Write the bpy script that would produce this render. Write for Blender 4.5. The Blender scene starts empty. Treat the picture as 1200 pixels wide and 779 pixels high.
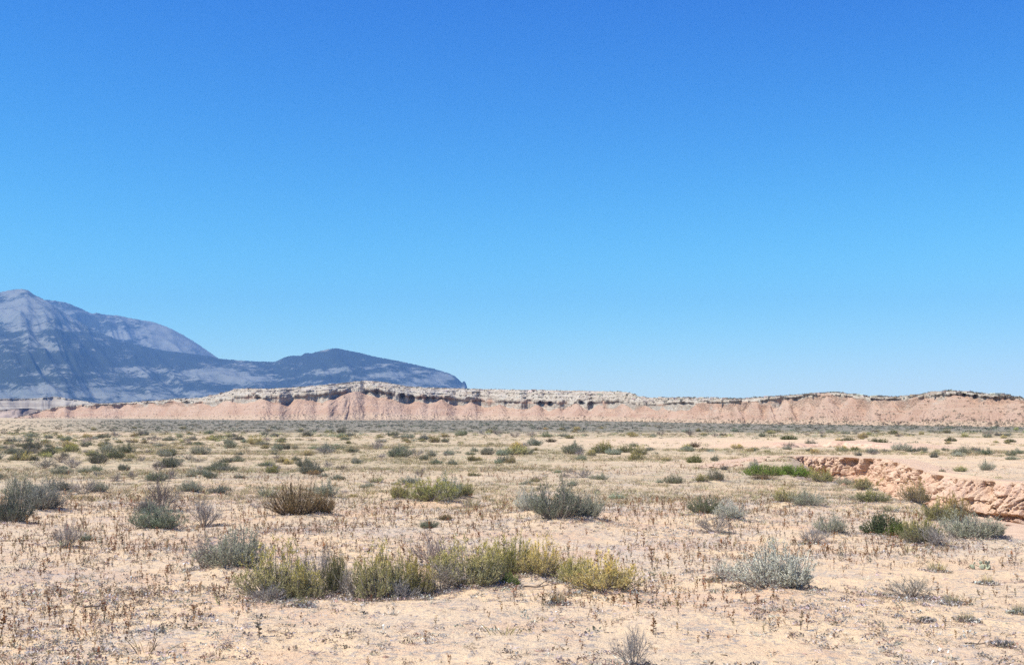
import bpy, math, random
import numpy as np
from mathutils import Vector, Matrix

R_ = np.random.default_rng(7)
random.seed(7)
scene = bpy.context.scene
COL = scene.collection
W0, H0, FPX, YH, EYE = 1200.0, 779.0, 1448.0, 484.0, 1.7
PITCH = math.atan((YH - H0 / 2) / FPX)
PI = math.pi

# ------------------------------------------------------------------ noise
def _hash(ix, iy, seed):
    h = (ix.astype(np.int64) * 374761393 + iy.astype(np.int64) * 668265263 + seed * 1442695041) & 0xFFFFFFFF
    h = ((h ^ (h >> 13)) * 1274126177) & 0xFFFFFFFF
    return (h ^ (h >> 16)) & 0xFFFFFFFF

def perlin(x, y, seed=0):
    x = np.asarray(x, float); y = np.asarray(y, float)
    x, y = np.broadcast_arrays(x, y)
    ix = np.floor(x); iy = np.floor(y); fx = x - ix; fy = y - iy
    def g(dx, dy):
        a = _hash(ix + dx, iy + dy, seed) * (2 * PI / 4294967296.0)
        return np.cos(a) * (fx - dx) + np.sin(a) * (fy - dy)
    u = fx * fx * fx * (fx * (fx * 6 - 15) + 10); v = fy * fy * fy * (fy * (fy * 6 - 15) + 10)
    a = g(0, 0) * (1 - u) + g(1, 0) * u
    b = g(0, 1) * (1 - u) + g(1, 1) * u
    return 1.5 * (a * (1 - v) + b * v)

def fbm(x, y, seed=0, oct=4, gain=0.5, lac=2.03):
    s = 0; a = 1.0; n = 0
    for i in range(oct):
        s = s + a * perlin(x, y, seed + 17 * i); n += a; a *= gain; x = x * lac; y = y * lac
    return s / n

def ridged(x, y, seed=0, oct=3):
    s = 0; a = 1.0; n = 0
    for i in range(oct):
        s = s + a * (1 - np.abs(perlin(x, y, seed + 31 * i))); n += a; a *= 0.5; x = x * 2.1; y = y * 2.1
    return s / n

def sm(t):
    t = np.clip(t, 0, 1); return t * t * (3 - 2 * t)

# ------------------------------------------------------------------ mesh helpers
def mesh_from(name, V, F, smooth=False, attrs=None, matidx=None, mats=()):
    V = np.ascontiguousarray(V, np.float32); F = np.ascontiguousarray(F, np.int32)
    me = bpy.data.meshes.new(name)
    n, k = F.shape
    me.vertices.add(len(V)); me.vertices.foreach_set('co', V.ravel())
    me.loops.add(n * k); me.loops.foreach_set('vertex_index', F.ravel())
    me.polygons.add(n)
    me.polygons.foreach_set('loop_start', np.arange(0, n * k, k, dtype=np.int32))
    me.polygons.foreach_set('loop_total', np.full(n, k, np.int32))
    me.polygons.foreach_set('use_smooth', np.full(n, smooth, bool))
    for m in mats: me.materials.append(m)
    if matidx is not None: me.polygons.foreach_set('material_index', np.ascontiguousarray(matidx, np.int32))
    for an, a in (attrs or {}).items():
        a = np.asarray(a, np.float32)
        if a.ndim == 1:
            at = me.attributes.new(an, 'FLOAT', 'POINT'); at.data.foreach_set('value', a)
        else:
            at = me.attributes.new(an, 'FLOAT_COLOR', 'POINT')
            at.data.foreach_set('color', np.concatenate([a, np.ones((len(a), 1), np.float32)], 1).ravel())
    me.update(calc_edges=True)
    return me

def link(name, data, parent=None, loc=None):
    o = bpy.data.objects.new(name, data); COL.objects.link(o)
    if parent is not None: o.parent = parent
    if loc is not None: o.location = loc
    return o

def grid_faces(nr, nc, wrap=False):
    r = np.arange(nr - 1)[:, None]; c = np.arange(nc if wrap else nc - 1)[None, :]
    c2 = (c + 1) % nc
    a = r * nc + c; b = r * nc + c2; d = (r + 1) * nc + c2; e = (r + 1) * nc + c
    return np.stack([a + 0 * c, b, d, e], -1).reshape(-1, 4)

def nrm(v):
    return v / np.maximum(np.linalg.norm(v, axis=-1, keepdims=True), 1e-9)

# ------------------------------------------------------------------ camera maths
def zb(y):
    s = np.maximum(y, 0.0)
    return -0.9 * (1 - np.exp(-s / 45.0)) - 0.005 * np.minimum(s, 560.0)

def ray(px, py):
    cx = (px - W0 / 2) / FPX; cz = (H0 / 2 - py) / FPX
    c, s = math.cos(PITCH), math.sin(PITCH)
    return np.array([cx, c - s * cz, s + c * cz])

def hit(px, py, f):
    d = ray(px, py); k = np.geomspace(4, 2500, 1600)
    x, y, z = d[0] * k, d[1] * k, EYE + d[2] * k
    g = z - f(x, y)
    i = np.argmax(g < 0) if (g < 0).any() else len(k) - 1
    i = max(i, 1)
    t = g[i - 1] / (g[i - 1] - g[i]) if g[i - 1] != g[i] else 0.5
    kk = k[i - 1] + (k[i] - k[i - 1]) * min(max(t, 0), 1)
    return np.array([d[0] * kk, d[1] * kk, EYE + d[2] * kk])

def px_of(x, y): return W0 / 2 + FPX * x / np.maximum(y, 0.1) * 1.0
def py_of(y, z): return YH + FPX * (EYE - z) / np.maximum(y, 0.1)

# ------------------------------------------------------------------ wash (dry stream bed)
base = lambda x, y: zb(y)
NEAR_PX = [(848, 552), (885, 557), (930, 562.5), (975, 567), (1010, 572), (1045, 582), (1070, 592), (1090, 604), (1099, 613), (1124, 632), (1160, 655), (1215, 700)]
FAR_PX = [(848, 550), (872, 541), (905, 536.5), (940, 536), (1000, 537), (1030, 538.5), (1058, 544), (1084, 553), (1108, 557), (1130, 556), (1152, 557), (1172, 561), (1188, 566), (1215, 572), (1300, 600), (1420, 640)]
NEAR = np.array([hit(a, b, base)[:2] for a, b in NEAR_PX])
FAR = np.array([hit(a, b, base)[:2] for a, b in FAR_PX[:8]] + [((a - W0 / 2) / FPX * d, d) for a, d in ((1108, 51.2), (1130, 50.7), (1152, 50.2), (1172, 49.7), (1200, 49.0), (1260, 47.6), (1420, 45.0))])

def signed(x, y, P):
    best = np.full(x.shape, 1e18); sg = np.zeros(x.shape)
    for A, B in zip(P[:-1], P[1:]):
        d = B - A; L2 = d @ d
        t = np.clip(((x - A[0]) * d[0] + (y - A[1]) * d[1]) / L2, 0, 1)
        ex = x - A[0] - t * d[0]; ey = y - A[1] - t * d[1]
        q = ex * ex + ey * ey
        cr = d[0] * (y - A[1]) - d[1] * (x - A[0])
        m = q < best - 1e-9
        best = np.where(m, q, best); sg = np.where(m, np.sign(cr), sg)
    return np.sqrt(best) * sg

def wash(x, y):
    """0 on the plain, 1 on the floor of the wash"""
    x, y = np.broadcast_arrays(np.asarray(x, float), np.asarray(y, float))
    out = np.zeros(x.shape)
    m = (x > NEAR[0, 0] - 1) & (x < 70) & (y > 8) & (y < 95)
    if m.any():
        xx, yy = x[m], y[m]
        w = 0.5 * perlin(xx / 1.1, yy / 1.1, 5) + 0.25 * perlin(xx / 0.4, yy / 0.4, 6)
        sN = signed(xx, yy, NEAR) + w * 0.6; sF = signed(xx, yy, FAR)
        wN = 1.6 + 6.5 * sm((25.5 - yy) / 6)
        out[m] = sm(sN / wN) * sm((-sF + 0.9) / 0.6) * sm((px_of(xx, yy) - 918) / 62)
    return out

MOUNDS = []
def T(x, y, fine=True, cut=True):
    x, y = np.broadcast_arrays(np.asarray(x, float), np.asarray(y, float))
    d = np.hypot(x, y)
    z = zb(y)
    z = z + 0.09 * perlin(x / 7.3, y / 7.3, 1) * sm(d / 6) * (1 - 0.5 * sm(d / 80))
    z = z + 0.16 * perlin(x / 31, y / 31, 2) * sm((d - 25) / 50)
    z = z - .22 * sm((x - 18.2) / 1.8) * np.exp(-((y - 50) / 6.0) ** 2) * (x < 40)
    if fine:
        nf = np.exp(-d / 70)
        z = z + nf * (0.055 * perlin(x / 1.9, y / 1.9, 3) + 0.022 * perlin(x / 0.55, y / 0.55, 4)
                      + 0.012 * perlin(x / 0.19, y / 0.19, 8) + 0.004 * perlin(x / 0.085, y / 0.085, 9))
    for mx, my, mr, mh in MOUNDS:
        q = (x - mx) ** 2 + ((y - my)) ** 2
        m = q < 9 * mr * mr
        if m.any(): z = z + np.where(m, mh * np.exp(-q / (mr * mr)), 0)
    return z - 1.6 * wash(x, y) if cut else z

# ------------------------------------------------------------------ node helpers
def new_mat(name):
    m = bpy.data.materials.new(name); m.use_nodes = True
    nt = m.node_tree; nt.nodes.clear()
    return m, nt

class NT:
    def __init__(s, nt): s.nt = nt
    def n(s, t, **kw):
        nd = s.nt.nodes.new(t)
        for k, v in kw.items(): setattr(nd, k, v)
        return nd
    def l(s, a, b): s.nt.links.new(a, b)
    def noise(s, vec, scale, detail=4, rough=0.55):
        nd = s.n('ShaderNodeTexNoise'); nd.inputs['Scale'].default_value = scale
        nd.inputs['Detail'].default_value = detail; nd.inputs['Roughness'].default_value = rough
        if vec is not None: s.l(vec, nd.inputs['Vector'])
        return nd.outputs['Fac']
    def ramp(s, fac, stops, interp='LINEAR'):
        nd = s.n('ShaderNodeValToRGB'); cr = nd.color_ramp; cr.interpolation = interp
        while len(cr.elements) < len(stops): cr.elements.new(0.5)
        for e, (p, c) in zip(cr.elements, stops):
            e.position = p; e.color = (*c, 1) if len(c) == 3 else c
        s.l(fac, nd.inputs['Fac']); return nd.outputs['Color']
    def mix(s, fac, a, b, mode='MIX'):
        nd = s.n('ShaderNodeMix', data_type='RGBA', blend_type=mode)
        for sock, v in ((nd.inputs['Factor'], fac), (nd.inputs['A'], a), (nd.inputs['B'], b)):
            if hasattr(v, 'is_linked'): s.l(v, sock)
            elif isinstance(v, (int, float)): sock.default_value = v
            else: sock.default_value = (*v, 1)
        return nd.outputs['Result']
    def math(s, op, a, b=None, clamp=False):
        nd = s.n('ShaderNodeMath', operation=op); nd.use_clamp = clamp
        for i, v in enumerate((a, b)):
            if v is None: continue
            if hasattr(v, 'is_linked'): s.l(v, nd.inputs[i])
            else: nd.inputs[i].default_value = v
        return nd.outputs[0]
    def attr(s, name):
        nd = s.n('ShaderNodeAttribute', attribute_name=name); return nd
    def coords(s): return s.n('ShaderNodeTexCoord').outputs['Object']
    def smooth(s, v, lo, hi):
        nd = s.n('ShaderNodeMapRange', interpolation_type='SMOOTHSTEP')
        s.l(v, nd.inputs['Value']); nd.inputs['From Min'].default_value = lo; nd.inputs['From Max'].default_value = hi
        return nd.outputs['Result']
    def bsdf(s, col, rough=0.95, bump=None, bdist=0.02, bstr=0.6):
        b = s.n('ShaderNodeBsdfPrincipled'); b.inputs['Roughness'].default_value = rough
        b.inputs['Specular IOR Level'].default_value = 0.15
        if hasattr(col, 'is_linked'): s.l(col, b.inputs['Base Color'])
        else: b.inputs['Base Color'].default_value = (*col, 1)
        if bump is not None:
            bp = s.n('ShaderNodeBump'); bp.inputs['Strength'].default_value = bstr; bp.inputs['Distance'].default_value = bdist
            s.l(bump, bp.inputs['Height']); s.l(bp.outputs['Normal'], b.inputs['Normal'])
        o = s.n('ShaderNodeOutputMaterial'); s.l(b.outputs[0], o.inputs['Surface']); return b

SAND_A = (0.655, 0.475, 0.282); SAND_B = (0.585, 0.445, 0.288); SAND_C = (0.54, 0.365, 0.235)

def mat_ground():
    m, nt = new_mat('sand_ground'); t = NT(nt); co = t.coords()
    big = t.noise(co, 0.16, 5, 0.6); mid = t.noise(co, 1.3, 5, 0.65); fin = t.noise(co, 13, 4, 0.7); vf = t.noise(co, 55, 3, 0.7)
    c = t.mix(t.smooth(big, 0.38, 0.62), SAND_A, SAND_B)
    c = t.mix(t.math('MULTIPLY', t.smooth(mid, 0.5, 0.68), 0.6), c, SAND_C)
    pk = t.noise(co, .42, 4, .6)
    c = t.mix(t.math('MULTIPLY', t.smooth(pk, .48, .66), .55), c, (0.55, 0.345, 0.215))
    # grey grit and crushed stem litter lying in the sand
    grit = t.math('MULTIPLY', t.smooth(fin, 0.49, 0.60), t.smooth(mid, 0.34, 0.56))
    c = t.mix(t.math('MULTIPLY', grit, 0.9), c, (0.33, 0.285, 0.235))
    c = t.mix(t.math('MULTIPLY', t.smooth(vf, 0.58, 0.68), 0.55), c, (0.30, 0.20, 0.135))
    c = t.mix(t.math('MULTIPLY', t.smooth(vf, 0.42, 0.33), 0.35), c, (0.70, 0.56, 0.42))
    # short dry grass cover on the plain
    v = t.attr('veg').outputs['Fac']; g = t.attr('belt').outputs['Fac']
    gn = t.noise(co, 0.5, 5, 0.7)
    gc = t.mix(t.smooth(gn, 0.4, 0.6), (0.40, 0.325, 0.20), (0.31, 0.265, 0.165))
    pt = t.noise(co, 2.2, 4, 0.75)
    c = t.mix(t.math('MULTIPLY', v, t.smooth(pt, 0.36, 0.56)), c, gc)
    c = t.mix(g, c, t.mix(t.smooth(gn, 0.42, 0.58), (0.13, 0.13, 0.105), (0.205, 0.18, 0.13)))
    gp = t.math('MULTIPLY', t.attr('gravel').outputs['Fac'], t.smooth(t.noise(co, 24, 4, .75), .44, .54))
    c = t.mix(t.math('MULTIPLY', gp, .85), c, t.mix(t.smooth(vf, .4, .6), (.25, .235, .225), (.47, .445, .42)))
    w = t.attr('wash').outputs['Fac']
    c = t.mix(t.math('MULTIPLY', w, 0.75), c, t.mix(t.smooth(mid, 0.4, 0.65), (0.58, 0.415, 0.285), (0.50, 0.335, 0.225)))
    h = t.math('ADD', t.math('MULTIPLY', fin, 1.0), t.math('MULTIPLY', vf, 0.45))
    t.bsdf(c, 0.97, h, 0.05, 0.75)
    return m

def mat_leaf(name, use_attr=False, trans=0.13, var=0.5):
    m, nt = new_mat(name); t = NT(nt)
    if use_attr: col = t.attr('tint').outputs['Color']
    else: col = t.n('ShaderNodeObjectInfo').outputs['Color']
    geo = t.n('ShaderNodeNewGeometry').outputs['Random Per Island']
    hsv = t.n('ShaderNodeHueSaturation'); t.l(col, hsv.inputs['Color'])
    mr = t.n('ShaderNodeMapRange'); t.l(geo, mr.inputs['Value']); mr.inputs['To Min'].default_value = 1 - var; mr.inputs['To Max'].default_value = 1 + var
    t.l(mr.outputs[0], hsv.inputs['Value'])
    mr2 = t.n('ShaderNodeMapRange'); t.l(geo, mr2.inputs['Value']); mr2.inputs['To Min'].default_value = 0.52; mr2.inputs['To Max'].default_value = 0.485
    t.l(mr2.outputs[0], hsv.inputs['Hue'])
    tipc = t.mix(t.attr('tip').outputs['Fac'], hsv.outputs[0], t.mix(1.0, hsv.outputs[0], (1.5, 1.38, .85), 'MULTIPLY'))      # yellow new growth
    d = t.n('ShaderNodeBsdfDiffuse'); tr = t.n('ShaderNodeBsdfTranslucent'); mx = t.n('ShaderNodeMixShader')
    t.l(tipc, d.inputs['Color']); t.l(tipc, tr.inputs['Color']); mx.inputs[0].default_value = trans
    t.l(d.outputs[0], mx.inputs[1]); t.l(tr.outputs[0], mx.inputs[2])
    o = t.n('ShaderNodeOutputMaterial'); t.l(mx.outputs[0], o.inputs['Surface'])
    return m

def mat_twig(name, a, b):
    m, nt = new_mat(name); t = NT(nt)
    geo = t.n('ShaderNodeNewGeometry').outputs['Random Per Island']
    n = t.noise(t.coords(), 30, 3)
    c = t.mix(geo, a, b); c = t.mix(t.math('MULTIPLY', t.smooth(n, 0.45, 0.65), 0.5), c, tuple(0.55 * v for v in a))
    t.bsdf(c, 0.9); return m

M_GROUND = mat_ground()
M_LEAF = mat_leaf('shrub_leaf')
M_LEAF_MASS = mat_leaf('plant_mass', True)
M_BARK = mat_twig('grey_bark', (0.25, 0.205, 0.165), (0.46, 0.41, 0.36))
M_BARK_DARK = mat_twig('dark_bark', (0.075, 0.055, 0.042), (0.16, 0.125, 0.10))
M_BARK_PALE = mat_twig('bleached_wood', (0.40, 0.36, 0.32), (0.55, 0.50, 0.45))

# ------------------------------------------------------------------ ground sheet
def build_ground():
    ang = np.concatenate([np.radians(np.linspace(-27, 27, 930)), np.radians(np.linspace(29, 331, 120))])
    r = np.concatenate([np.geomspace(0.3, 5.5, 26)[:-1], np.geomspace(5.5, 24, 420)[:-1], np.geomspace(24, 95, 420)[:-1], np.geomspace(95, 1300, 230)[:-1], np.geomspace(1300, 14200, 28)])
    A, Rr = np.meshgrid(ang, r)
    x = Rr * np.sin(A); y = Rr * np.cos(A)
    z = T(x, y)
    ws = wash(x, y)
    px = px_of(x, y); d = y
    n1 = fbm(x / 14, y / 22, 40, 3); n2 = fbm(x / 45, y / 60, 41, 3)
    veg = sm((d - 20) / 45) * (0.86 + 0.75 * n1 + 0.55 * n2) + 0.5 * sm(n1 * 2.2 - 0.25) * sm((d - 14) / 14)
    strip = sm((d - 98 - 25 * n2) / 22) * sm((178 - d + 20 * n1) / 25) * sm((px - 600 + 120 * n1) / 160)
    strip = np.maximum(strip, sm((d - 190) / 20) * sm((262 - d) / 25) * np.exp(-((px - 115) / 38) ** 2))
    strip = np.maximum(strip, .85 * sm((px - 925 + 60 * n1) / 40) * sm((d - 49) / 5) * sm((96 - d + 14 * n1) / 10))
    veg = np.clip(veg, 0, 1) * (1 - 0.93 * strip) * (1 - sm(ws * 2))
    belt = sm((d - 200 - 60 * n2) / 90) * sm((px - 60) / 220 + 0.35) * (1 - strip)
    py = py_of(y, zb(y))
    gp = np.exp(-((px - 190) / 62) ** 2 - ((py - 742) / 11) ** 2) + .9 * np.exp(-((px - 30) / 110) ** 2 - ((py - 772) / 16) ** 2) + .8 * np.exp(-((px - 745) / 55) ** 2 - ((py - 640) / 8) ** 2) + .7 * np.exp(-((px - 1060) / 80) ** 2 - ((py - 772) / 9) ** 2)
    gravel = np.clip(gp + 1.3 * fbm(x / 1.6, y / 2.2, 45, 3) - .22 + .24 * sm((d - 12) / 8), 0, 1) * (d > 0) * sm((75 - d) / 40)
    belt = np.clip(belt * 0.85, 0, 1) * (d > 0)
    veg = np.where(d > 0, veg, 0.5)
    dW = np.clip(ws, 0, 1)
    V = np.stack([x, y, z], -1).reshape(-1, 3)
    F = grid_faces(len(r), len(ang), True)[:, ::-1]
    c0 = len(V)
    V = np.concatenate([V, [[0, 0, float(T(0., 0.))]]])
    me = mesh_from('ground', V, F, True, {'veg': np.append(veg.ravel(), 0), 'belt': np.append(belt.ravel(), 0), 'wash': np.append(dW.ravel(), 0), 'gravel': np.append(gravel.ravel(), 0)}, None, [M_GROUND])
    o = link('ground', me); o['kind'] = 'structure'; o['label'] = 'pale peach desert sand flat strewn with grit and dry litter'
    return o

# ------------------------------------------------------------------ plant geometry
def quads_leaf(p, d, L, w, rng):
    n = len(p); d = nrm(d)
    s = nrm(np.cross(d, rng.normal(size=(n, 3))))
    L = np.broadcast_to(L, (n,))[:, None]; w = np.broadcast_to(w, (n,))[:, None]
    V = np.stack([p, p + d * L * .45 + s * w * .5, p + d * L, p + d * L * .45 - s * w * .5], 1).reshape(-1, 3)
    F = np.arange(4 * n).reshape(n, 4)
    return V, F

def ribbons(P, w, rng):
    n, k, _ = P.shape
    tang = nrm(P[:, -1] - P[:, 0]); s = nrm(np.cross(tang, rng.normal(size=(n, 3))))[:, None, :]
    w = np.broadcast_to(np.asarray(w), (n, k))[..., None] * .5
    V = np.stack([P - s * w, P + s * w], 2).reshape(-1, 3)
    i = np.arange(n)[:, None] * (2 * k) + 2 * np.arange(k - 1)[None, :]
    F = np.stack([i, i + 1, i + 3, i + 2], -1).reshape(-1, 4)
    return V, F

def tubes(P, r, rng):
    n, k, _ = P.shape
    tang = nrm(P[:, -1] - P[:, 0]); a = nrm(np.cross(tang, rng.normal(size=(n, 3)))); b = np.cross(tang, a)
    r = np.broadcast_to(np.asarray(r), (n, k))[..., None, None]
    th = np.array([0, 2 * PI / 3, 4 * PI / 3])
    off = np.cos(th)[None, None, :, None] * a[:, None, None, :] + np.sin(th)[None, None, :, None] * b[:, None, None, :]
    V = (P[:, :, None, :] + off * r).reshape(-1, 3)
    i = np.arange(n)[:, None, None] * (3 * k) + 3 * np.arange(k - 1)[None, :, None]; j = np.arange(3)[None, None, :]; j2 = (j + 1) % 3
    F = np.stack([i + j, i + j2, i + 3 + j2, i + 3 + j], -1).reshape(-1, 4)
    return V, F

def cat(*parts):
    Vs, Fs, o = [], [], 0
    for V, F in parts:
        Vs.append(V); Fs.append(F + o); o += len(V)
    return np.concatenate(Vs), np.concatenate(Fs)

def bez(p0, p1, p2, k):
    t = np.linspace(0, 1, k)[None, :, None]
    return (1 - t) ** 2 * p0[:, None] + 2 * t * (1 - t) * p1[:, None] + t * t * p2[:, None]

def gen_shrub(seed, t0=.1, ns=90, twigs=7, lpt=7, leafL=0.035, leafW=0.009, up=0.5, base_r=0.28, twigL=0.2, crown=0.62, lumps=0.35, twig_w=0.005, leaf_spread=0.8, stem_r=0.008):
    """unit shrub: radius 1, height 1; returns (foliage V,F), (branches V,F)"""
    g = np.random.default_rng(seed)
    az = g.uniform(0, 2 * PI, ns); u = np.sqrt(g.uniform(0, 1, ns))
    lump = 1 + lumps * perlin(np.cos(az) * 1.3 + 5 + u, np.sin(az) * 1.3 + 9, seed) * 1.3
    keep = g.uniform(0, 1, ns) < np.clip(0.5 + 1.7 * perlin(np.cos(az) * 1.6 + 3, np.sin(az) * 1.6 + u * 1.5, seed + 1) + .35, 0.25, 1)
    az, u, lump = az[keep], u[keep], lump[keep]; ns = len(az)
    ca, sa = np.cos(az), np.sin(az)
    hgt = (1 - crown * u ** 2.2) * lump * g.uniform(0.74, 1.0, ns)
    rad = u * np.clip(lump, .7, 1.25) * g.uniform(0.82, 1.05, ns)
    p0 = np.stack([ca * base_r * u, sa * base_r * u, np.full(ns, -0.02)], -1)
    p2 = np.stack([ca * rad, sa * rad, hgt], -1)
    p1 = p0 * .5 + p2 * .5; p1[:, :2] = p0[:, :2] * (up) + p2[:, :2] * (1 - up) ; p1[:, 2] = hgt * (0.42 + 0.25 * (up - .5)); p1 += g.normal(0, .05, p1.shape)
    S = bez(p0, p1, p2, 6); S[:, 1:-1] += g.normal(0, .018, S[:, 1:-1].shape)
    rr = stem_r * g.uniform(.6, 1.5, (ns, 1)) * np.linspace(1.5, .35, 6)[None]
    branches = tubes(S, rr, g)
    # twigs
    nt = ns * twigs
    si = np.repeat(np.arange(ns), twigs); t = g.uniform(t0, 1.0, nt) ** 0.8
    f = t * 5; i0 = np.minimum(f.astype(int), 4); fr = (f - i0)[:, None]
    q0 = S[si, i0] * (1 - fr) + S[si, i0 + 1] * fr
    tang = nrm(S[si, i0 + 1] - S[si, i0])
    d = nrm(tang * .8 + np.array([0, 0, .2 + .5 * up]) + g.normal(0, .55, (nt, 3)))
    L = twigL * g.uniform(.5, 1.2, nt)[:, None]
    q2 = q0 + d * L; q1 = q0 + d * L * .5 + g.normal(0, .015, (nt, 3))
    Q = np.stack([q0, q1, q2], 1)
    tw = ribbons(Q, np.array([1, .8, .4]) * twig_w, g)
    parts = [tw]
    if lpt > 0:
        nl = nt * lpt; ti = np.repeat(np.arange(nt), lpt); s = g.uniform(.15, 1.05, nl)[:, None]
        p = q0[ti] * (1 - s) + q2[ti] * s + g.normal(0, .01, (nl, 3))
        ld = nrm(d[ti] + g.normal(0, leaf_spread, (nl, 3)) * np.array([1, 1, .7]) + np.array([0, 0, .3]))
        parts.append(quads_leaf(p, ld, leafL * g.uniform(.6, 1.4, nl), leafW * g.uniform(.7, 1.3, nl), g))
    return cat(*parts), branches

def gen_bare(seed, ns=26, r=0.011):
    """bare twig bush: three orders of branching"""
    g = np.random.default_rng(seed)
    az = g.uniform(0, 2 * PI, ns); u = np.sqrt(g.uniform(0, 1, ns))
    ca, sa = np.cos(az), np.sin(az); h = (1 - .55 * u ** 2) * g.uniform(.6, 1.05, ns)
    p0 = np.stack([ca * .1 * u, sa * .1 * u, 0 * u - .02], -1); p2 = np.stack([ca * u, sa * u, h], -1)
    p1 = (p0 + p2) * .5 + g.normal(0, .09, p0.shape); p1[:, 2] += .05
    S = bez(p0, p1, p2, 6); S[:, 1:-1] += g.normal(0, .02, S[:, 1:-1].shape)
    out = [tubes(S, r * g.uniform(.7, 1.4, (ns, 1)) * np.linspace(1.4, .5, 6)[None], g)]
    cur = S; rad = r * .6; Lb = .38; fine = []
    for lev, k in ((0, 7), (1, 5)):
        n, m, _ = cur.shape; N = n * k; si = np.repeat(np.arange(n), k)
        t = g.uniform(.3, .98, N) * (m - 1); i0 = np.minimum(t.astype(int), m - 2); fr = (t - i0)[:, None]
        q0 = cur[si, i0] * (1 - fr) + cur[si, i0 + 1] * fr
        d = nrm(nrm(cur[si, i0 + 1] - cur[si, i0]) + g.normal(0, .5, (N, 3)) + np.array([0, 0, .25]))
        L = Lb * g.uniform(.45, 1.2, N)[:, None]
        q2 = q0 + d * L; q1 = q0 + d * L * .5 + g.normal(0, .03, (N, 3)) * (1 if lev == 0 else .6)
        Q = bez(q0, q1 * 1.0, q2, 4)
        B = tubes(Q, rad * np.linspace(1.1, .5, 4)[None] * g.uniform(.7, 1.3, (N, 1)), g)
        (out if lev == 0 else fine).append(B)
        cur = Q; rad *= .62; Lb *= .55
    return cat(*fine), cat(*out)

def gen_tuft(seed, nb=150, wide=0.5, w=0.011):
    g = np.random.default_rng(seed)
    az = g.uniform(0, 2 * PI, nb); u = g.uniform(0, 1, nb) ** .6
    b = np.stack([np.cos(az) * u * wide, np.sin(az) * u * wide, 0 * u - .02], -1)
    lean = g.uniform(.1, .5, nb) + .25 * u; a2 = az + g.normal(0, .6, nb); L = g.uniform(.5, 1.05, nb)
    tip = b + np.stack([np.cos(a2) * lean * L, np.sin(a2) * lean * L, L * np.sqrt(np.clip(1 - lean ** 2, .1, 1))], -1)
    mid = b * .5 + tip * .5 + np.array([0, 0, .12])
    Q = bez(b, mid, tip, 4)
    k = nb // 3
    return ribbons(Q[k:], np.array([1, .9, .65, .15]) * w, g), ribbons(Q[:k] * np.array([1.05, 1.05, .8]), np.array([1, .9, .65, .15]) * w, g)

def gen_weed(seed):
    """dried weed: thin stalk with whorls of brown curled leaves; unit height 1"""
    g = np.random.default_rng(seed)
    n = g.integers(1, 4)
    az = g.uniform(0, 2 * PI, n); ln = g.uniform(.05, .3, n); h = g.uniform(.65, 1.0, n); h[0] = 1
    p0 = np.zeros((n, 3)); p0[:, 2] = -.03; p0[:, :2] = g.normal(0, .02, (n, 2))
    p2 = np.stack([np.cos(az) * ln, np.sin(az) * ln, h], -1); p1 = (p0 + p2) * .5 + g.normal(0, .04, (n, 3))
    S = bez(p0, p1, p2, 5)
    stalk = tubes(S, np.linspace(.016, .008, 5)[None] * np.ones((n, 1)), g)
    m = g.integers(9, 17) * n; si = g.integers(0, n, m); t = g.choice([.25, .45, .55, .68, .8, .9, 1.0], m) + g.normal(0, .03, m); t = np.clip(t, .1, 1) * 4
    i0 = np.minimum(t.astype(int), 3); fr = (t - i0)[:, None]
    q = S[si, i0] * (1 - fr) + S[si, i0 + 1] * fr
    d = g.normal(0, 1, (m, 3)); d[:, 2] = np.abs(d[:, 2]) * .7 + .1
    lv = quads_leaf(q, d, g.uniform(.12, .27, m), g.uniform(.06, .13, m), g)
    return lv, stalk

def gen_pad_cactus(seed):
    g = np.random.default_rng(seed)
    pads = []
    def pad(c, up, side, h, w, th):
        n = nrm(np.cross(up, side)); P = []
        rows, seg = 9, 14
        for i in range(rows + 1):
            v = -PI / 2 + PI * i / rows
            for j in range(seg):
                a = 2 * PI * j / seg
                wv = math.cos(v) * (1 - .18 * (1 - math.sin(v)) * .9)
                P.append(c + up * h * .5 * (1 + math.sin(v)) + side * w * .5 * wv * math.cos(a) + n * th * .5 * math.cos(v) * math.sin(a))
        return np.array(P), grid_faces(rows + 1, seg, True)
    for k in range(9):
        a = g.uniform(0, PI); s = np.array([math.cos(a), math.sin(a), 0.])
        ln = g.normal(0, .35, 2); up = nrm(np.array([ln[0], ln[1], 1.]))
        s = nrm(s - up * (s @ up)); c = np.array([g.uniform(-.2, .2), g.uniform(-.1, .1), -.01])
        h = g.uniform(.13, .18); pads.append((c, up, s, h, h * .8, .028))
        if g.uniform() < .5:
            c2 = c + up * h * .92 + s * g.uniform(-.04, .04); up2 = nrm(up + g.normal(0, .4, 3) * np.array([1, 1, .2])); s2 = nrm(np.cross(up2, g.normal(size=3)))
            pads.append((c2, up2, s2, h * .75, h * .62, .024))
    return [pad(*p) for p in pads], pads

def gen_low(seed, n=46, leaf=0.34):
    """far shrub: leaf clumps through a low dome, unit radius"""
    g = np.random.default_rng(seed)
    az = g.uniform(0, 2 * PI, n); u = np.sqrt(g.uniform(0, 1, n)); zz = g.uniform(.05, 1, n) ** .7
    lump = 1 + .35 * perlin(np.cos(az) * 1.2 + 3, np.sin(az) * 1.2 + 4, seed)
    p = np.stack([np.cos(az) * u * lump, np.sin(az) * u * lump, zz * (1 - .6 * u ** 2) * .8], -1)
    d = g.normal(0, .6, (n, 3)); d[:, 2] = np.abs(d[:, 2]) + .4
    return quads_leaf(p - nrm(d) * leaf * .3, d, leaf * g.uniform(.5, 1.3, n), leaf * .6 * g.uniform(.6, 1.2, n), g)

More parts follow.
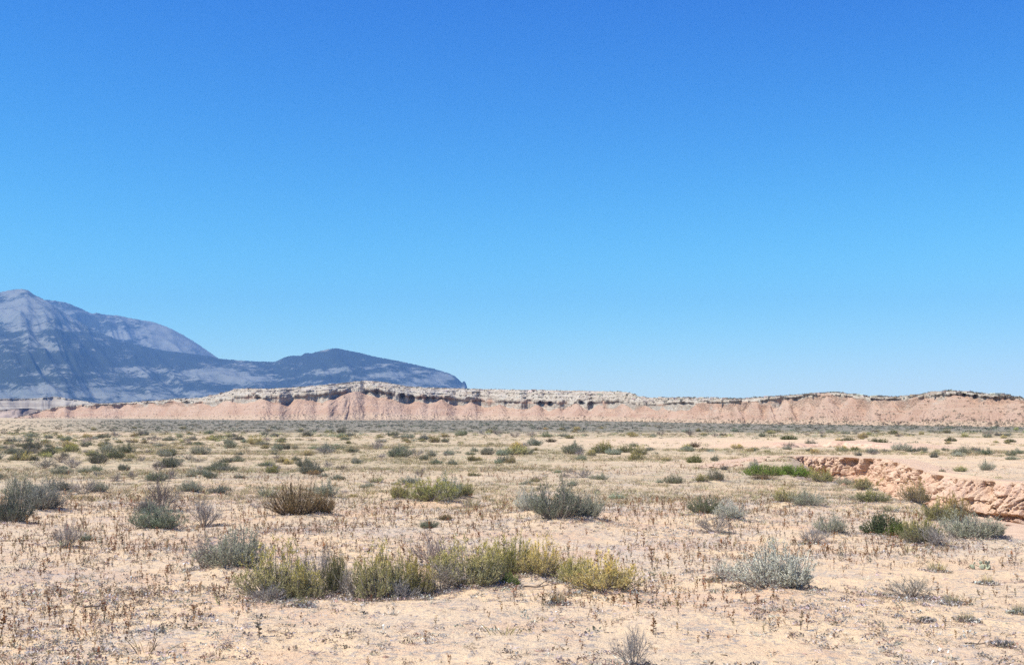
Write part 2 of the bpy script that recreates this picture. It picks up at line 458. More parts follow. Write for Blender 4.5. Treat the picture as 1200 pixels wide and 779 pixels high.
def scatter(name, protos, pts, scl, tints, label, mat, sq=None, cat_=None):
    """replicate prototype meshes over many points as ONE mesh (uncountable ground cover)"""
    n = len(pts); which = R_.integers(0, len(protos), n); th = R_.uniform(0, 2 * PI, n)
    scl = np.broadcast_to(np.asarray(scl, float).reshape(n, -1), (n, 3)) if np.ndim(scl) else np.full((n, 3), scl)
    Vs, Fs, Cs, o = [], [], [], 0
    for k, (V, F) in enumerate(protos):
        idx = np.nonzero(which == k)[0]
        if not len(idx): continue
        c, s = np.cos(th[idx])[:, None], np.sin(th[idx])[:, None]
        x = V[None, :, 0] * c - V[None, :, 1] * s; y = V[None, :, 0] * s + V[None, :, 1] * c; z = np.broadcast_to(V[None, :, 2], x.shape)
        P = np.stack([x, y, z], -1) * scl[idx][:, None, :] + pts[idx][:, None, :]
        Vs.append(P.reshape(-1, 3)); nv = len(V)
        Fs.append((F[None] + (np.arange(len(idx)) * nv)[:, None, None] + o).reshape(-1, F.shape[1])); o += nv * len(idx)
        Cs.append(np.repeat(tints[idx], nv, 0))
    me = mesh_from(name, np.concatenate(Vs), np.concatenate(Fs), False, {'tint': np.concatenate(Cs)}, None, [mat])
    ob = link(name, me); ob['kind'] = 'stuff'; ob['label'] = label
    return ob

def field(n, y0, y1, margin=1.06):
    """n points uniform over the ground the lens could see between two distances"""
    y = np.sqrt(R_.uniform(y0 * y0, y1 * y1, n)); x = R_.uniform(-1, 1, n) * (y * 0.415 * margin + 1.0)
    return x, y

def vary(cols, n, v=0.18):
    c = np.asarray(cols)[R_.integers(0, len(cols), n)]
    return np.clip(c * R_.normal(1, v, (n, 1)) * R_.normal(1, .05, (n, 3)), .01, .9)

# ------------------------------------------------------------------ shrub kinds
SAGE = (0.37, 0.37, 0.26); SAGE_PALE = (0.53, 0.52, 0.41); SAGE_DARK = (0.19, 0.20, 0.12); OLIVE = (0.345, 0.315, 0.16); YELLOW = (0.53, 0.43, 0.18)
BROWN = (0.27, 0.195, 0.10); GREEN = (0.105, 0.135, 0.066); BRIGHT = (0.21, 0.28, 0.07); TWIG = (0.33, 0.285, 0.25); TWIG_DARK = (0.20, 0.16, 0.135); TAN = (0.36, 0.30, 0.16)
def kindset(name, gen, seeds, leafmat, barkmat):
    L = []
    for i, s in enumerate(seeds):
        (fv, ff), (bv, bf) = gen(s)
        tip = {'tip': np.clip((fv[:, 2] - .38) / .5, 0, 1)} if name == 'broom' else {}
        f = mesh_from(name + '_foliage', fv, ff, False, tip, None, [leafmat]); b = mesh_from(name + '_branches', bv, bf, False, None, None, [barkmat])
        v, fa = cat((fv, ff), (bv, bf))
        j = mesh_from(name + '_whole', v, fa, False, {'tip': np.concatenate([tip['tip'], np.zeros(len(bv))])} if tip else None, np.concatenate([np.zeros(len(ff)), np.ones(len(bf))]), [leafmat, barkmat])
        L.append((f, b, j))
    return L
KINDS = {
    'sage': kindset('sage', lambda s: gen_shrub(s, .12, 250, 9, 7, .052, .014, .22, .42, .17, .66, .7, .009, .8, .008), range(11, 17), M_LEAF, M_BARK),
    'broom': kindset('broom', lambda s: gen_shrub(s, .22, 190, 10, 8, .058, .013, .2, .34, .15, .74, .6, .008, .85, .011), range(21, 27), M_LEAF, M_BARK),
    'dead': kindset('dead', lambda s: gen_shrub(s, .2, 190, 10, 4, .045, .010, .22, .3, .18, .62, .45, .008, .7, .009), range(31, 34), M_LEAF, M_BARK_DARK),
    'dense': kindset('dense', lambda s: gen_shrub(s, .06, 260, 10, 7, .05, .015, .2, .6, .09, .80, .10, .008, .7, .007), range(41, 44), M_LEAF, M_BARK_DARK),
    'bare': kindset('bare', lambda s: gen_bare(s), range(51, 55), M_LEAF, M_BARK),
    'tuft': kindset('tuft', lambda s: gen_tuft(s, 170, .55, .03), range(61, 65), M_LEAF, M_BARK_PALE),
}
NAMES = {'sage': 'saltbush_shrub', 'broom': 'broom_shrub', 'dead': 'dried_bush', 'dense': 'green_shrub', 'bare': 'bare_twig_bush', 'tuft': 'grass_tuft'}
PARTN = {'sage': ('foliage', 'branches'), 'broom': ('foliage', 'branches'), 'dead': ('dry_twigs', 'branches'), 'dense': ('foliage', 'branches'), 'bare': ('fine_twigs', 'branches'), 'tuft': ('blades', 'dead_blades')}
_cnt = {}
def put(kind, pos, rx, ry, h, tint, label, group=None, parts=True, rot=None):
    k = _cnt.get(kind, 0); _cnt[kind] = k + 1
    f, b, j = KINDS[kind][k % len(KINDS[kind])]
    nm = NAMES[kind]
    o = bpy.data.objects.new(nm, None if parts else j); COL.objects.link(o)
    o.location = pos; o.rotation_euler = (0, 0, random.uniform(0, 2 * PI) if rot is None else rot); o.scale = (rx, ry, h)
    o['label'] = label; o['category'] = {'tuft': 'grass tuft', 'bare': 'twig bush', 'dead': 'dry bush'}.get(kind, 'shrub')
    if group: o['group'] = group
    c = (*tint, 1); o.color = c
    if parts:
        o.empty_display_size = .1
        for nmx, me in zip(PARTN[kind], (f, b)):
            p = bpy.data.objects.new(nmx, me); COL.objects.link(p); p.parent = o; p.color = c
    return o

# ------------------------------------------------------------------ the shrubs one can tell apart (pixel of the foot, width, height in the photograph)
FR = 'shrubs of the front row'
HAND = [
 # front row, left to right
 ('bare', 238, 671, 44, 34, TWIG, 'thin pale twig bush fringing the left end of the front shrub row', FR),
 ('sage', 272, 672, 78, 45, SAGE, 'grey-green shrub with a dark hollow at its foot, left end of the front shrub row', FR),
 ('broom', 324, 700, 96, 64, OLIVE, 'wide olive shrub with scraggy dead stems, in front of the grey-green row-end shrub', FR),
 ('bare', 368, 692, 46, 52, TWIG, 'loose pale grey twig bush between two olive shrubs of the front row', FR),
 ('broom', 393, 697, 36, 52, (0.17, .165, .08), 'narrow upright dark olive shrub left of the tallest olive shrub', FR),
 ('broom', 441, 702, 78, 70, OLIVE, 'tallest olive shrub of the front row, dark shadow under its foot', FR),
 ('broom', 490, 700, 46, 42, (0.27, .235, .10), 'thin yellow-brown shrub right of the tallest olive shrub', FR),
 ('bare', 512, 668, 66, 40, (0.33, .26, .225), 'bare pinkish grey twig bush rising behind the middle of the front row', FR),
 ('broom', 546, 693, 92, 54, OLIVE, 'olive shrub with white bare stems showing at its foot', FR),
 ('broom', 598, 683, 62, 48, (0.30, .285, .11), 'yellow-green shrub beside a small bright green plant', FR),
 ('dense', 597, 690, 26, 18, BRIGHT, 'small bright green plant at the foot of the front shrub row', FR),
 ('broom', 634, 684, 56, 42, YELLOW, 'yellowish shrub leaning over a dark crooked stem in the front row', FR),
 ('broom', 674, 688, 46, 36, (0.36, .33, .14), 'pale yellow-green shrub just left of the golden end shrub', FR),
 ('broom', 711, 698, 84, 50, YELLOW, 'broad golden-green shrub at the right end of the front shrub row', FR),
 ('tuft', 655, 709, 20, 20, TAN, 'small yellow-grey sprig on bare sand below the front row', None),
 ('tuft', 352, 712, 24, 16, OLIVE, 'small olive tuft in the sand before the wide olive shrub', None),
 ('bare', 313, 706, 50, 22, (.3, .28, .26), 'low tangle of grey twigs at the foot of the wide olive shrub', None),
 ('bare', 470, 703, 50, 22, (.3, .28, .26), 'low tangle of grey twigs at the foot of the tallest olive shrub', None),
 ('broom', 356, 701, 54, 40, OLIVE, 'low olive bush filling the gap right of the wide olive shrub', FR),
 ('broom', 468, 699, 48, 48, OLIVE, 'olive bush hugging the right foot of the tallest olive shrub', FR),
 ('broom', 574, 688, 48, 44, (.38, .35, .165), 'olive-yellow bush left of the small bright green plant', FR),
 ('bare', 418, 701, 48, 36, (.36, .32, .27), 'loose pale dead twigs wedged at the left foot of the tallest olive shrub', FR),
 ('bare', 517, 697, 52, 34, (.34, .29, .24), 'low dead twig tangle below the bare pinkish twig bush', FR),
 # right foreground
 ('sage', 912, 698, 122, 52, SAGE_PALE, 'broad pale grey-green shrub standing alone on the right sand', None),
 ('bare', 850, 682, 40, 22, (.38, .35, .30), 'low pale twigs at the left foot of the lone grey-green shrub', None),
 ('bare', 742, 790, 52, 50, (.40, .37, .33), 'bare pale grey twig bush growing nearest the viewer', None),
 ('sage', 655, 614, 78, 40, (0.205, .215, .15), 'large grey-green shrub in the middle of the sand flat', 'clump of grey-green shrubs mid-flat'),
 ('sage', 690, 613, 42, 30, SAGE, 'smaller grey-green shrub joined to the right of the large middle one', 'clump of grey-green shrubs mid-flat'),
 ('sage', 622, 602, 42, 24, SAGE_PALE, 'pale washed-out shrub joined to the left of the large middle one', 'clump of grey-green shrubs mid-flat'),
 ('sage', 831, 607, 46, 24, (.17, .18, .10), 'dark green-grey rounded shrub with a pale shrub at its right', None),
 ('sage', 856, 613, 40, 22, SAGE_PALE, 'pale grey-green shrub touching the dark rounded one on its left', None),
 ('bare', 838, 625, 44, 22, (.33, .29, .25), 'bare twig bush below the dark and pale shrub pair', None),
 ('broom', 922, 592, 38, 17, OLIVE, 'low olive shrub backing a blue-grey shrub right of centre', None),
 ('sage', 946, 596, 42, 20, SAGE, 'blue-grey shrub in front of a low olive one', None),
 ('sage', 976, 629, 46, 18, SAGE, 'flat grey-green shrub with a bare twig bush at its left', None),
 ('bare', 954, 635, 42, 22, (.36, .33, .31), 'bare whitish twig bush left of the flat grey-green shrub', None),
 ('dense', 1038, 624, 60, 30, GREEN, 'dense dark green rounded shrub on the near edge of the wash', None),
 ('dense', 1056, 628, 42, 20, (.16, .19, .055), 'bright green low shrub at the right foot of the dark green one', None),
 ('broom', 1082, 641, 56, 30, (.235, .225, .12), 'olive shrub on the lip of the wash right of the dark green one', None),
 ('bare', 1098, 643, 46, 22, (.33, .30, .27), 'dry grey twig bush at the end of the wash lip', None),
 ('sage', 1140, 636, 76, 32, SAGE, 'large grey-green shrub at the edge of the sandy wash floor', None),
 ('sage', 1166, 635, 30, 18, (.23, .25, .17), 'small grey-green shrub at the right end on the wash floor', None),
 ('broom', 1103, 617, 50, 30, (.265, .24, .11), 'broad olive shrub with reddish tips growing in the wash', 'shrubs growing in the wash'),
 ('broom', 1122, 612, 40, 32, (.26, .21, .11), 'brownish olive shrub deep in the wash below the ledge', 'shrubs growing in the wash'),
 ('broom', 1076, 594, 40, 26, (.28, .225, .12), 'reddish olive shrub at the narrow bend of the wash', 'shrubs growing in the wash'),
 ('broom', 1062, 578, 34, 16, (.28, .25, .13), 'small straw-green shrub in the upper bend of the wash', 'shrubs growing in the wash'),
 ('broom', 1040, 572, 30, 12, (.33, .28, .14), 'pale straw shrub in the wash beneath the red broken bank', 'shrubs growing in the wash'),
 ('sage', 992, 568, 26, 11, SAGE, 'small grey-green shrub on the near rim below the red bank', None),
 ('broom', 1013, 576, 26, 15, (.30, .27, .13), 'straw-coloured shrub on the near rim below the red bank', None),
 ('broom', 1024, 592, 48, 18, (.23, .23, .11), 'wide low olive shrub on the terrace above the wash', None),
 ('tuft', 1045, 600, 26, 12, OLIVE, 'small olive tuft on the terrace above the wash', None),
 ('tuft', 1000, 586, 14, 8, OLIVE, 'tiny olive tuft left of the wide low terrace shrub', None),
 ('dense', 895, 557, 56, 16, (.22, .29, .07), 'bright green bush at the head of the wash, the left of two', 'bright green bushes at the wash head'),
 ('dense', 928, 558, 50, 16, (.20, .29, .06), 'bright green bush at the head of the wash, the right of two', 'bright green bushes at the wash head'),
 ('sage', 884, 552, 18, 14, SAGE, 'grey shrub behind the left bright green bush', None),
 ('broom', 944, 560, 30, 14, (.27, .26, .085), 'yellow-olive shrub right of the bright green bushes', None),
 ('broom', 965, 567, 34, 16, (.30, .28, .12), 'straw-olive shrub spreading along the near rim of the wash', None),
 ('dead', 896, 562, 40, 9, (.22, .16, .09), 'low brown dry bush in front of the bright green bushes', None),
 ('dense', 1105, 556, 12, 9, (.15, .165, .085), 'tiny round green bush alone on the far bank of the wash', None),
 ('sage', 1157, 551, 20, 13, SAGE, 'grey-green shrub on the crest of the far bank at right', None),
 ('tuft', 1100, 669, 28, 17, YELLOW, 'yellow-green grass tuft near the prickly pear', None),
 ('tuft', 1157, 687, 18, 16, YELLOW, 'upright yellow tuft below the prickly pear', None),
 ('tuft', 1134, 725, 18, 18, TAN, 'dense tan tuft standing in weedy sand at lower right', None),
 ('tuft', 1116, 708, 24, 16, TAN, 'loose tan-green tuft above the dense one at lower right', None),
 ('tuft', 1083, 728, 12, 12, TAN, 'little tan tuft left of the dense one at lower right', None),
 ('tuft', 1194, 717, 18, 18, (.30, .29, .15), 'grey-green tuft at the right edge of the sand', None),
 ('bare', 1070, 702, 70, 26, (.34, .31, .24), 'sprawling grey twig bush with olive stubs at lower right', None),
 ('bare', 1175, 757, 20, 12, (.3, .3, .31), 'small round grey twig ball on bare sand, lower right corner', None),
 # left foreground
 ('sage', 12, 617, 54, 38, (.15, .16, .115), 'dark grey-green shrub cut by the left edge', None),
 ('sage', 48, 600, 66, 34, (.25, .25, .20), 'wide grey shrub right behind the dark left-edge one', None),
 ('sage', 25, 588, 50, 26, SAGE, 'grey-green shrub at the back of the left-edge clump', None),
 ('bare', 76, 641, 38, 32, (.30, .27, .25), 'bare twiggy bush alone on sand near the left edge', None),
 ('bare', 188, 600, 52, 38, TWIG_DARK, 'dark bare twig bush rising behind a grey-green shrub at left', None),
 ('sage', 184, 624, 68, 32, (.22, .25, .165), 'fresh grey-green shrub in front of the dark twig bush', None),
 ('sage', 172, 603, 30, 18, (.26, .25, .21), 'dull grey shrub left of the dark twig bush', None),
 ('bare', 238, 617, 48, 32, (.28, .25, .23), 'spreading grey twig bush right of the fresh grey-green shrub', None),
 ('dead', 346, 608, 74, 42, BROWN, 'large brown dried bush, its left and taller half', 'brown dried bushes'),
 ('dead', 380, 607, 38, 26, (.34, .235, .11), 'smaller brown dried bush joined to the right of the large one', 'brown dried bushes'),
 ('sage', 380, 585, 38, 20, SAGE, 'grey-green shrub just behind the brown dried bush', None),
 ('tuft', 313, 583, 30, 16, (.32, .33, .19), 'pale green tuft left behind the brown dried bush', None),
 ('broom', 505, 591, 70, 26, (.29, .29, .12), 'long low yellow-green shrub, middle left of the flat', None),
 ('sage', 522, 588, 40, 24, (.30, .33, .22), 'pale green shrub set in the long low yellow-green one', None),
 ('broom', 470, 589, 34, 20, (.32, .29, .12), 'yellow-olive shrub at the left end of the long low one', None),
 ('broom', 543, 586, 26, 18, (.26, .25, .10), 'small olive shrub at the right end of the long low one', None),
 ('tuft', 552, 594, 30, 12, TAN, 'tan tuft trailing off the long low yellow-green shrub', None),
 ('sage', 480, 570, 28, 10, SAGE, 'low grey-green shrub behind the long yellow-green one', None),
 ('sage', 68, 578, 30, 14, (.24, .24, .18), 'dull grey-green shrub behind the left-edge clump', None),
 ('bare', 96, 580, 34, 16, TWIG, 'pale twig bush touching a grey-green one, far left', None),
 ('sage', 112, 579, 26, 16, SAGE, 'grey-green bush touching a pale twig bush, far left', None),
 ('sage', 222, 579, 30, 14, SAGE, 'grey-green bush above the spreading grey twig bush', None),
 ('sage', 255, 580, 24, 10, (.24, .24, .18), 'dull grey bush above and right of the spreading twig bush', None),
 # middle distance
 ('sage', 357, 547, 25, 11, (.17, .18, .115), 'dark rounded shrub left of centre on the flat', None),
 ('bare', 318, 553, 22, 13, TWIG, 'grey twig bush with a dark foot, left of the dark rounded shrub', None),
 ('bare', 384, 549, 14, 9, TWIG, 'small twig bush right of the dark rounded shrub', None),
 ('sage', 258, 549, 26, 11, (.18, .20, .11), 'green-grey shrub on clear sand left of the flat', None),
 ('sage', 232, 556, 24, 8, SAGE, 'flat grey-green shrub below the one on clear sand', None),
 ('sage', 181, 564, 28, 14, (.20, .22, .14), 'round grey-green shrub behind the dark twig bush', None),
 ('bare', 200, 561, 20, 12, TWIG, 'pale twig bush right of the round grey-green shrub', None),
 ('sage', 197, 548, 22, 13, (.16, .17, .11), 'dark shrub with a twig bush at its left, left of the flat', None),
 ('bare', 185, 551, 18, 10, TWIG_DARK, 'dark twig bush at the left of a dark shrub', None),
 ('sage', 146, 531, 28, 13, SAGE_DARK, 'dark dense shrub in the far left vegetation', None),
 ('sage', 124, 530, 22, 11, SAGE, 'pale shrub left of the dark dense far-left one', None),
 ('sage', 54, 533, 24, 11, (.15, .16, .10), 'dark shrub far left on the flat', None),
 ('sage', 114, 543, 22, 15, (.17, .17, .11), 'upright dark shrub far left', None),
 ('bare', 84, 548, 24, 14, TWIG, 'reddish grey twig bush far left', None),
 ('sage', 144, 551, 15, 9, (.16, .17, .11), 'small round dark shrub on sand, far left', None),
 ('bare', 136, 564, 14, 9, TWIG, 'little pale twig bush on clear sand, far left', None),
 ('bare', 154, 561, 14, 10, TWIG, 'little grey twig bush right of another on clear sand', None),
 ('sage', 25, 535, 20, 9, (.17, .18, .12), 'dark low shrub at the far left edge', None),
 ('sage', 412, 530, 17, 7, (.15, .16, .10), 'small dark shrub mid-left in the grassy flat', None),
 ('broom', 553, 540, 16, 9, (.20, .17, .07), 'dark olive round shrub on the central flat', None),
 ('bare', 492, 558, 12, 10, TWIG_DARK, 'little twig bush in yellow grass, centre left', None),
 ('tuft', 440, 566, 22, 10, (.30, .29, .10), 'yellow-green tuft above the long low shrub', None),
 ('bare', 682, 560, 25, 10, (.27, .25, .23), 'low grey twig bush on the central flat', None),
 ('sage', 840, 566, 26, 12, (.17, .165, .105), 'dark shrub with olive left side, right of centre', None),
 ('broom', 822, 567, 22, 9, (.27, .25, .11), 'olive shrub leaning on the dark one right of centre', None),
 ('broom', 745, 539, 22, 11, (.27, .25, .11), 'olive tufted shrub near the sand strip', None),
 ('broom', 708, 531, 30, 12, (.17, .175, .075), 'green shrub in the clump before the sand strip', None),
 ('broom', 732, 530, 24, 9, (.16, .165, .075), 'dark green shrub at the right of the clump before the sand strip', None),
 ('bare', 680, 533, 12, 9, (.22, .21, .21), 'grey round bush at the left of the clump before the sand strip', None),
 ('broom', 693, 534, 14, 8, (.36, .32, .17), 'straw round bush in the clump before the sand strip', None),
 ('dense', 815, 542, 22, 11, (.18, .20, .075), 'green shrub at the margin of the sand strip', None),
 ('sage', 849, 551, 10, 7, (.19, .19, .15), 'tiny grey bush left of the wash head', None),
 ('sage', 838, 540, 10, 7, (.17, .19, .12), 'tiny green-grey bush above the wash head', None),
 ('dead', 815, 524, 16, 8, (.14, .10, .055), 'dark brown bush alone on the sand strip', None),
 ('dead', 646, 518, 15, 5, (.11, .085, .05), 'flat dark bush at the far side of the sand strip', None),
 ('dense', 1030, 521, 34, 9, (.10, .115, .05), 'long dark green thicket behind the sand strip', None),
 ('dense', 925, 515, 24, 6, (.13, .16, .06), 'bright green low thicket behind the sand strip', None),
 ('dense', 994, 517, 20, 6, (.15, .16, .07), 'olive-green thicket left of the long dark one', None),
 ('dense', 1115, 517, 17, 6, (.14, .15, .07), 'rounded green thicket behind the sand strip, far right', None),
 ('dense', 1185, 518, 15, 5, (.14, .155, .07), 'small green thicket at the far right edge', None),
 ('sage', 1072, 529, 14, 6, (.15, .15, .11), 'dark shrub on the strip above the red bank', None),
 ('sage', 1095, 536, 14, 6, (.16, .16, .12), 'dull dark shrub above the tiny round bush', None),
 ('sage', 1121, 533, 14, 6, (.14, .15, .10), 'dark rounded shrub far right on the strip', None),
 ('sage', 1186, 534, 16, 6, (.17, .19, .11), 'green-grey shrub far right on the strip', None),
 ('sage', 1022, 531, 14, 8, (.22, .24, .18), 'blue-grey shrub above the red broken bank', None),
 ('sage', 1006, 534, 10, 5, (.17, .18, .14), 'small dark shrub above the red broken bank', None),
]
placed = []
def place_hand():
    todo = []
    for (k, px, py, w, h, tint, lab, grp) in HAND:
        p = hit(px, py, lambda x, y: T(x, y, False)); todo.append(p)
    for p, hd in zip(todo, HAND):
        wm = hd[3] / FPX * p[1]
        if hd[2] < 700 and hd[0] in ('broom', 'sage', 'dead') and p[1] < 45:
            MOUNDS.append((p[0], p[1], wm * .55, min(.10, .12 * wm)))
    for p, (k, px, py, w, h, tint, lab, grp) in zip(todo, HAND):
        w = w * (1.08 if grp == FR and k != 'dense' else 1.0); wm = w / FPX * p[1]; hm = h / FPX * p[1] * (.89 if grp == FR and k == 'broom' else .93)
        pos = (p[0], p[1] + .12 * wm, float(T(p[0], p[1] + .12 * wm)) - .01)
        sxy = 0.5 * wm * (1.0 if k != 'tuft' else 1.05)
        put(k, pos, sxy, sxy * .85, hm, tint, lab, grp, parts=(w >= 17), rot=random.uniform(-.5, .5) + random.choice([0, PI]))
        placed.append((p[0], p[1], wm * .5))

def free(x, y, r=0.0):
    ok = np.ones(len(x), bool)
    for (a, b, c) in placed:
        ok &= (x - a) ** 2 + (y - b) ** 2 > (c + r) ** 2
    return ok

# ------------------------------------------------------------------ scattered shrubs, grass, weeds, litter
def plants():
    LOW = [gen_low(900 + i) for i in range(8)]
    # shrubs over the plain: candidates, the largest in view become single things, the rest one mass
    sx, sy = [], []
    for n, a, b in ((80, 20, 45), (700, 45, 110), (2600, 110, 230), (11000, 230, 900)):
        x, y = field(n, a, b); sx.append(x); sy.append(y)
    x = np.concatenate(sx); y = np.concatenate(sy); n = len(x)
    px = px_of(x, y)
    den = 0.42 + 1.7 * fbm(x / 14, y / 26, 60, 3) + .3 * (px < 420) * (y > 45)
    stripm = (y > 103) & (y < 172) & (px > 640 + 60 * perlin(x / 9, y / 9, 3))
    den = np.where(stripm, .10, den); den = np.where((y < 90) & (px > 780) , den * .35, den)
    den = np.where(y > 230, .95, den); den = np.where((y > 190) & (y < 262) & (np.abs(px - 115) < 45), .15, den)
    den = np.where((px < 120) & (y > 300), den * .5, den)
    mD = mesa_dist(px)
    ok = (R_.uniform(size=n) < den) & (wash(x, y) < .05) & free(x, y, .35) & (y < mD - 4) & (np.abs(signed(x, y, FAR)) > 1.5)
    x, y = x[ok], y[ok]; n = len(x)
    size = np.exp(R_.normal(math.log(.36), .45, n)) * np.where(y < 45, .55, 1.0) * np.where(y > 230, 1.15, 1); size = np.clip(size, .12, 1.1)
    z = T(x, y)
    app = size / y; order = np.argsort(-app)
    kinds = np.where(R_.uniform(size=n) < .62, 0, np.where(R_.uniform(size=n) < .6, 1, 2))
    K = ['sage', 'broom', 'bare']
    G = {'sage': ('small grey-green shrub scattered among many alike over the flat behind the larger shrubs', 'small grey-green shrubs over the flat'),
         'broom': ('small olive shrub scattered among many alike over the flat behind the larger shrubs', 'small olive shrubs over the flat'),
         'bare': ('small leafless twig bush scattered among many alike over the flat', 'small twig bushes over the flat')}
    lim = {'sage': 230, 'broom': 150, 'bare': 90}; used = dict.fromkeys(K, 0); rest = []
    cols = {'sage': [SAGE, (.24, .25, .16), (.30, .31, .21), (.20, .205, .13)], 'broom': [OLIVE, (.40, .34, .17), (.28, .25, .12)], 'bare': [TWIG, TWIG_DARK, (.28, .25, .2)]}
    for i in order:
        k = K[kinds[i]]
        if used[k] >= lim[k]: rest.append(i); continue
        used[k] += 1
        c = vary(cols[k], 1)[0]
        put(k, (x[i], y[i], z[i] - .01), size[i], size[i] * random.uniform(.7, 1), size[i] * random.uniform(.5, .9), c, G[k][0], G[k][1], parts=app[i] * FPX * 2 > 26)
    i = np.array(rest); far = y[i] > 230
    tint = np.where(far[:, None], vary([(.14, .15, .105), (.165, .17, .12), (.12, .13, .095), (.21, .18, .11)], len(i)), vary([SAGE, (.24, .24, .16), OLIVE, (.36, .31, .16), (.3, .25, .14)], len(i)))
    scatter('far_shrubland', LOW, np.stack([x[i], y[i], z[i]], -1), np.stack([size[i], size[i], size[i] * .85], -1), tint, 'dull grey-green scrub covering the far plain up to the red mesa', M_LEAF_MASS)

    # low dry grass over the plain, yellow-olive patches
    TU = [gen_tuft(700 + i, 24, .6, .04)[0] for i in range(8)]
    gx, gy = [], []
    for n, a, b in ((3000, 9, 26), (22000, 26, 60), (32000, 60, 130), (26000, 130, 290)):
        q, r = field(n, a, b); gx.append(q); gy.append(r)
    x = np.concatenate(gx); y = np.concatenate(gy); px = px_of(x, y)
    m = fbm(x / 9, y / 14, 71, 3) * 1.5 + .66 * sm((y - 14) / 28) - .30
    stripm = (y > 100) & (y < 172) & (px > 620)
    ok = (R_.uniform(size=len(x)) < np.clip(m, 0.02, 1) * np.where(stripm, .12, 1) * np.where((px > 930) & (y > 49) & (y < 82), .12, 1)) & (wash(x, y) < .05) & free(x, y) & (np.abs(signed(x, y, FAR)) > 1.2)
    x, y = x[ok], y[ok]; n = len(x); s = R_.uniform(.05, .15, n) * (1 + .7 * sm((y - 40) / 60))
    tint = vary([(.37, .305, .17), (.31, .28, .13), (.40, .32, .20), (.30, .25, .165)], n)
    o = scatter('dry_grass', TU, np.stack([x, y, T(x, y)], -1), np.stack([s * 1.7, s * 1.7, s], -1), tint, 'short yellow-olive dry grass growing in patches on the flat', M_LEAF_MASS)

    # dried weeds
    terrace = lambda px, py: sm((px - 890) / 60) * sm((615 - py) / 25) * .55 + sm((px - 1085) / 40) * sm((660 - py) / 14)
    WD = [gen_weed(400 + i) for i in range(12)]
    x1, y1 = field(5600, 7.2, 15); x2, y2 = field(21000, 15, 34); x3, y3 = field(14000, 34, 62)
    x = np.concatenate([x1, x2, x3]); y = np.concatenate([y1, y2, y3])
    px = px_of(x, y); py = py_of(y, zb(y))
    dn = .30 + 1.3 * fbm(x / 2.6, y / 3.4, 81, 4) + 1.0 * fbm(x / 9, y / 11, 83, 2) + .25 * sm((y - 13) / 6) - .1
    clear = np.exp(-((px - 470) / 130) ** 2 - ((py - 722) / 22) ** 2) + np.exp(-((px - 235) / 70) ** 2 - ((py - 712) / 18) ** 2) + .6 * np.exp(-((px - 660) / 120) ** 2 - ((py - 735) / 22) ** 2)
    dn = dn - .9 * terrace(px, py) - .75 * clear + .25 * np.exp(-((px - 900) / 220) ** 2 - ((py - 650) / 30) ** 2)
    ok = (R_.uniform(size=len(x)) < np.clip(dn, .04, .9)) & (wash(x, y) < .05) & free(x, y, -.1)
    x, y = x[ok], y[ok]; n = len(x); s = np.clip(np.exp(R_.normal(math.log(.058), .48, n)), .025, .19)
    z = T(x, y); tint = vary([(.26, .125, .055), (.32, .19, .10), (.20, .10, .05), (.36, .26, .15), (.30, .24, .17)], n)
    order = np.argsort(-s / y); big, rest = order[:290], order[290:]
    wm = [(mesh_from('weed_leaves', *lv, False, None, None, [M_LEAF]), mesh_from('weed_stalk', *st, False, None, None, [M_BARK_DARK])) for lv, st in WD]
    for j, i in enumerate(big):
        lv, st = wm[j % len(wm)]
        o = link('dried_weed', st, None, (x[i], y[i], z[i])); o.scale = (s[i],) * 3; o.rotation_euler = (0, 0, random.uniform(0, 6.28)); o.color = (*tint[i], 1)
        o['label'] = 'small rust-brown dried weed stalk among many standing in the foreground sand'; o['category'] = 'weed'; o['group'] = 'dried weeds in the foreground sand'
        c = link('dry_leaves', lv, o); c.color = o.color
    WL = [cat(*w) for w in WD]
    scatter('dried_weeds', WL, np.stack([x, y, z], -1)[rest], s[rest][:, None] * np.array([[1.15, 1.15, 1]]), tint[rest], 'countless tiny brown dried weeds speckling the sand', M_LEAF_MASS)

    # grey crushed twig litter
    LT = []
    for q in range(8):
        g = np.random.default_rng(500 + q); nb = 14
        b = g.normal(0, .55, (nb, 3)); b[:, 2] = g.uniform(0, .25, nb); d = g.normal(0, 1, (nb, 3)); d[:, 2] = np.abs(d[:, 2]) * .5
        e = b + nrm(d) * g.uniform(.4, 1.1, (nb, 1)); mI = (b + e) / 2 + g.normal(0, .1, (nb, 3))
        LT.append(ribbons(bez(b, mI, e, 3), np.array([.09, .08, .05]), g) if q < 4 else gen_low(540 + q, 14, .55))
    x1, y1 = field(11500, 7.2, 15); x2, y2 = field(34000, 15, 36); x3, y3 = field(14000, 36, 62)
    x = np.concatenate([x1, x2, x3]); y = np.concatenate([y1, y2, y3]); px = px_of(x, y); py = py_of(y, zb(y))
    dn = .40 + 1.3 * fbm(x / 1.9, y / 2.8, 91, 4) + .9 * fbm(x / 7, y / 9, 93, 2) + .5 * np.exp(-((px - 190) / 60) ** 2 - ((py - 742) / 12) ** 2) + .4 * np.exp(-((px - 40) / 90) ** 2 - ((py - 770) / 14) ** 2)
    dn -= .5 * np.exp(-((px - 470) / 130) ** 2 - ((py - 722) / 22) ** 2)
    ok = (R_.uniform(size=len(x)) < np.clip(dn, .05, .95)) & (wash(x, y) < .3)
    x, y = x[ok], y[ok]
    fx, fy = [], []                                    # fallen stems gathered round the feet of the nearer shrubs
    for a, b, r in placed:
        if b > 48: continue
        k = int(min(260, 150 * r + 60)); th = R_.uniform(0, 2 * PI, k); q = r * 1.3 * R_.uniform(0, 1, k) ** .6
        fx.append(a + q * np.cos(th)); fy.append(b + .24 * r + q * .8 * np.sin(th))
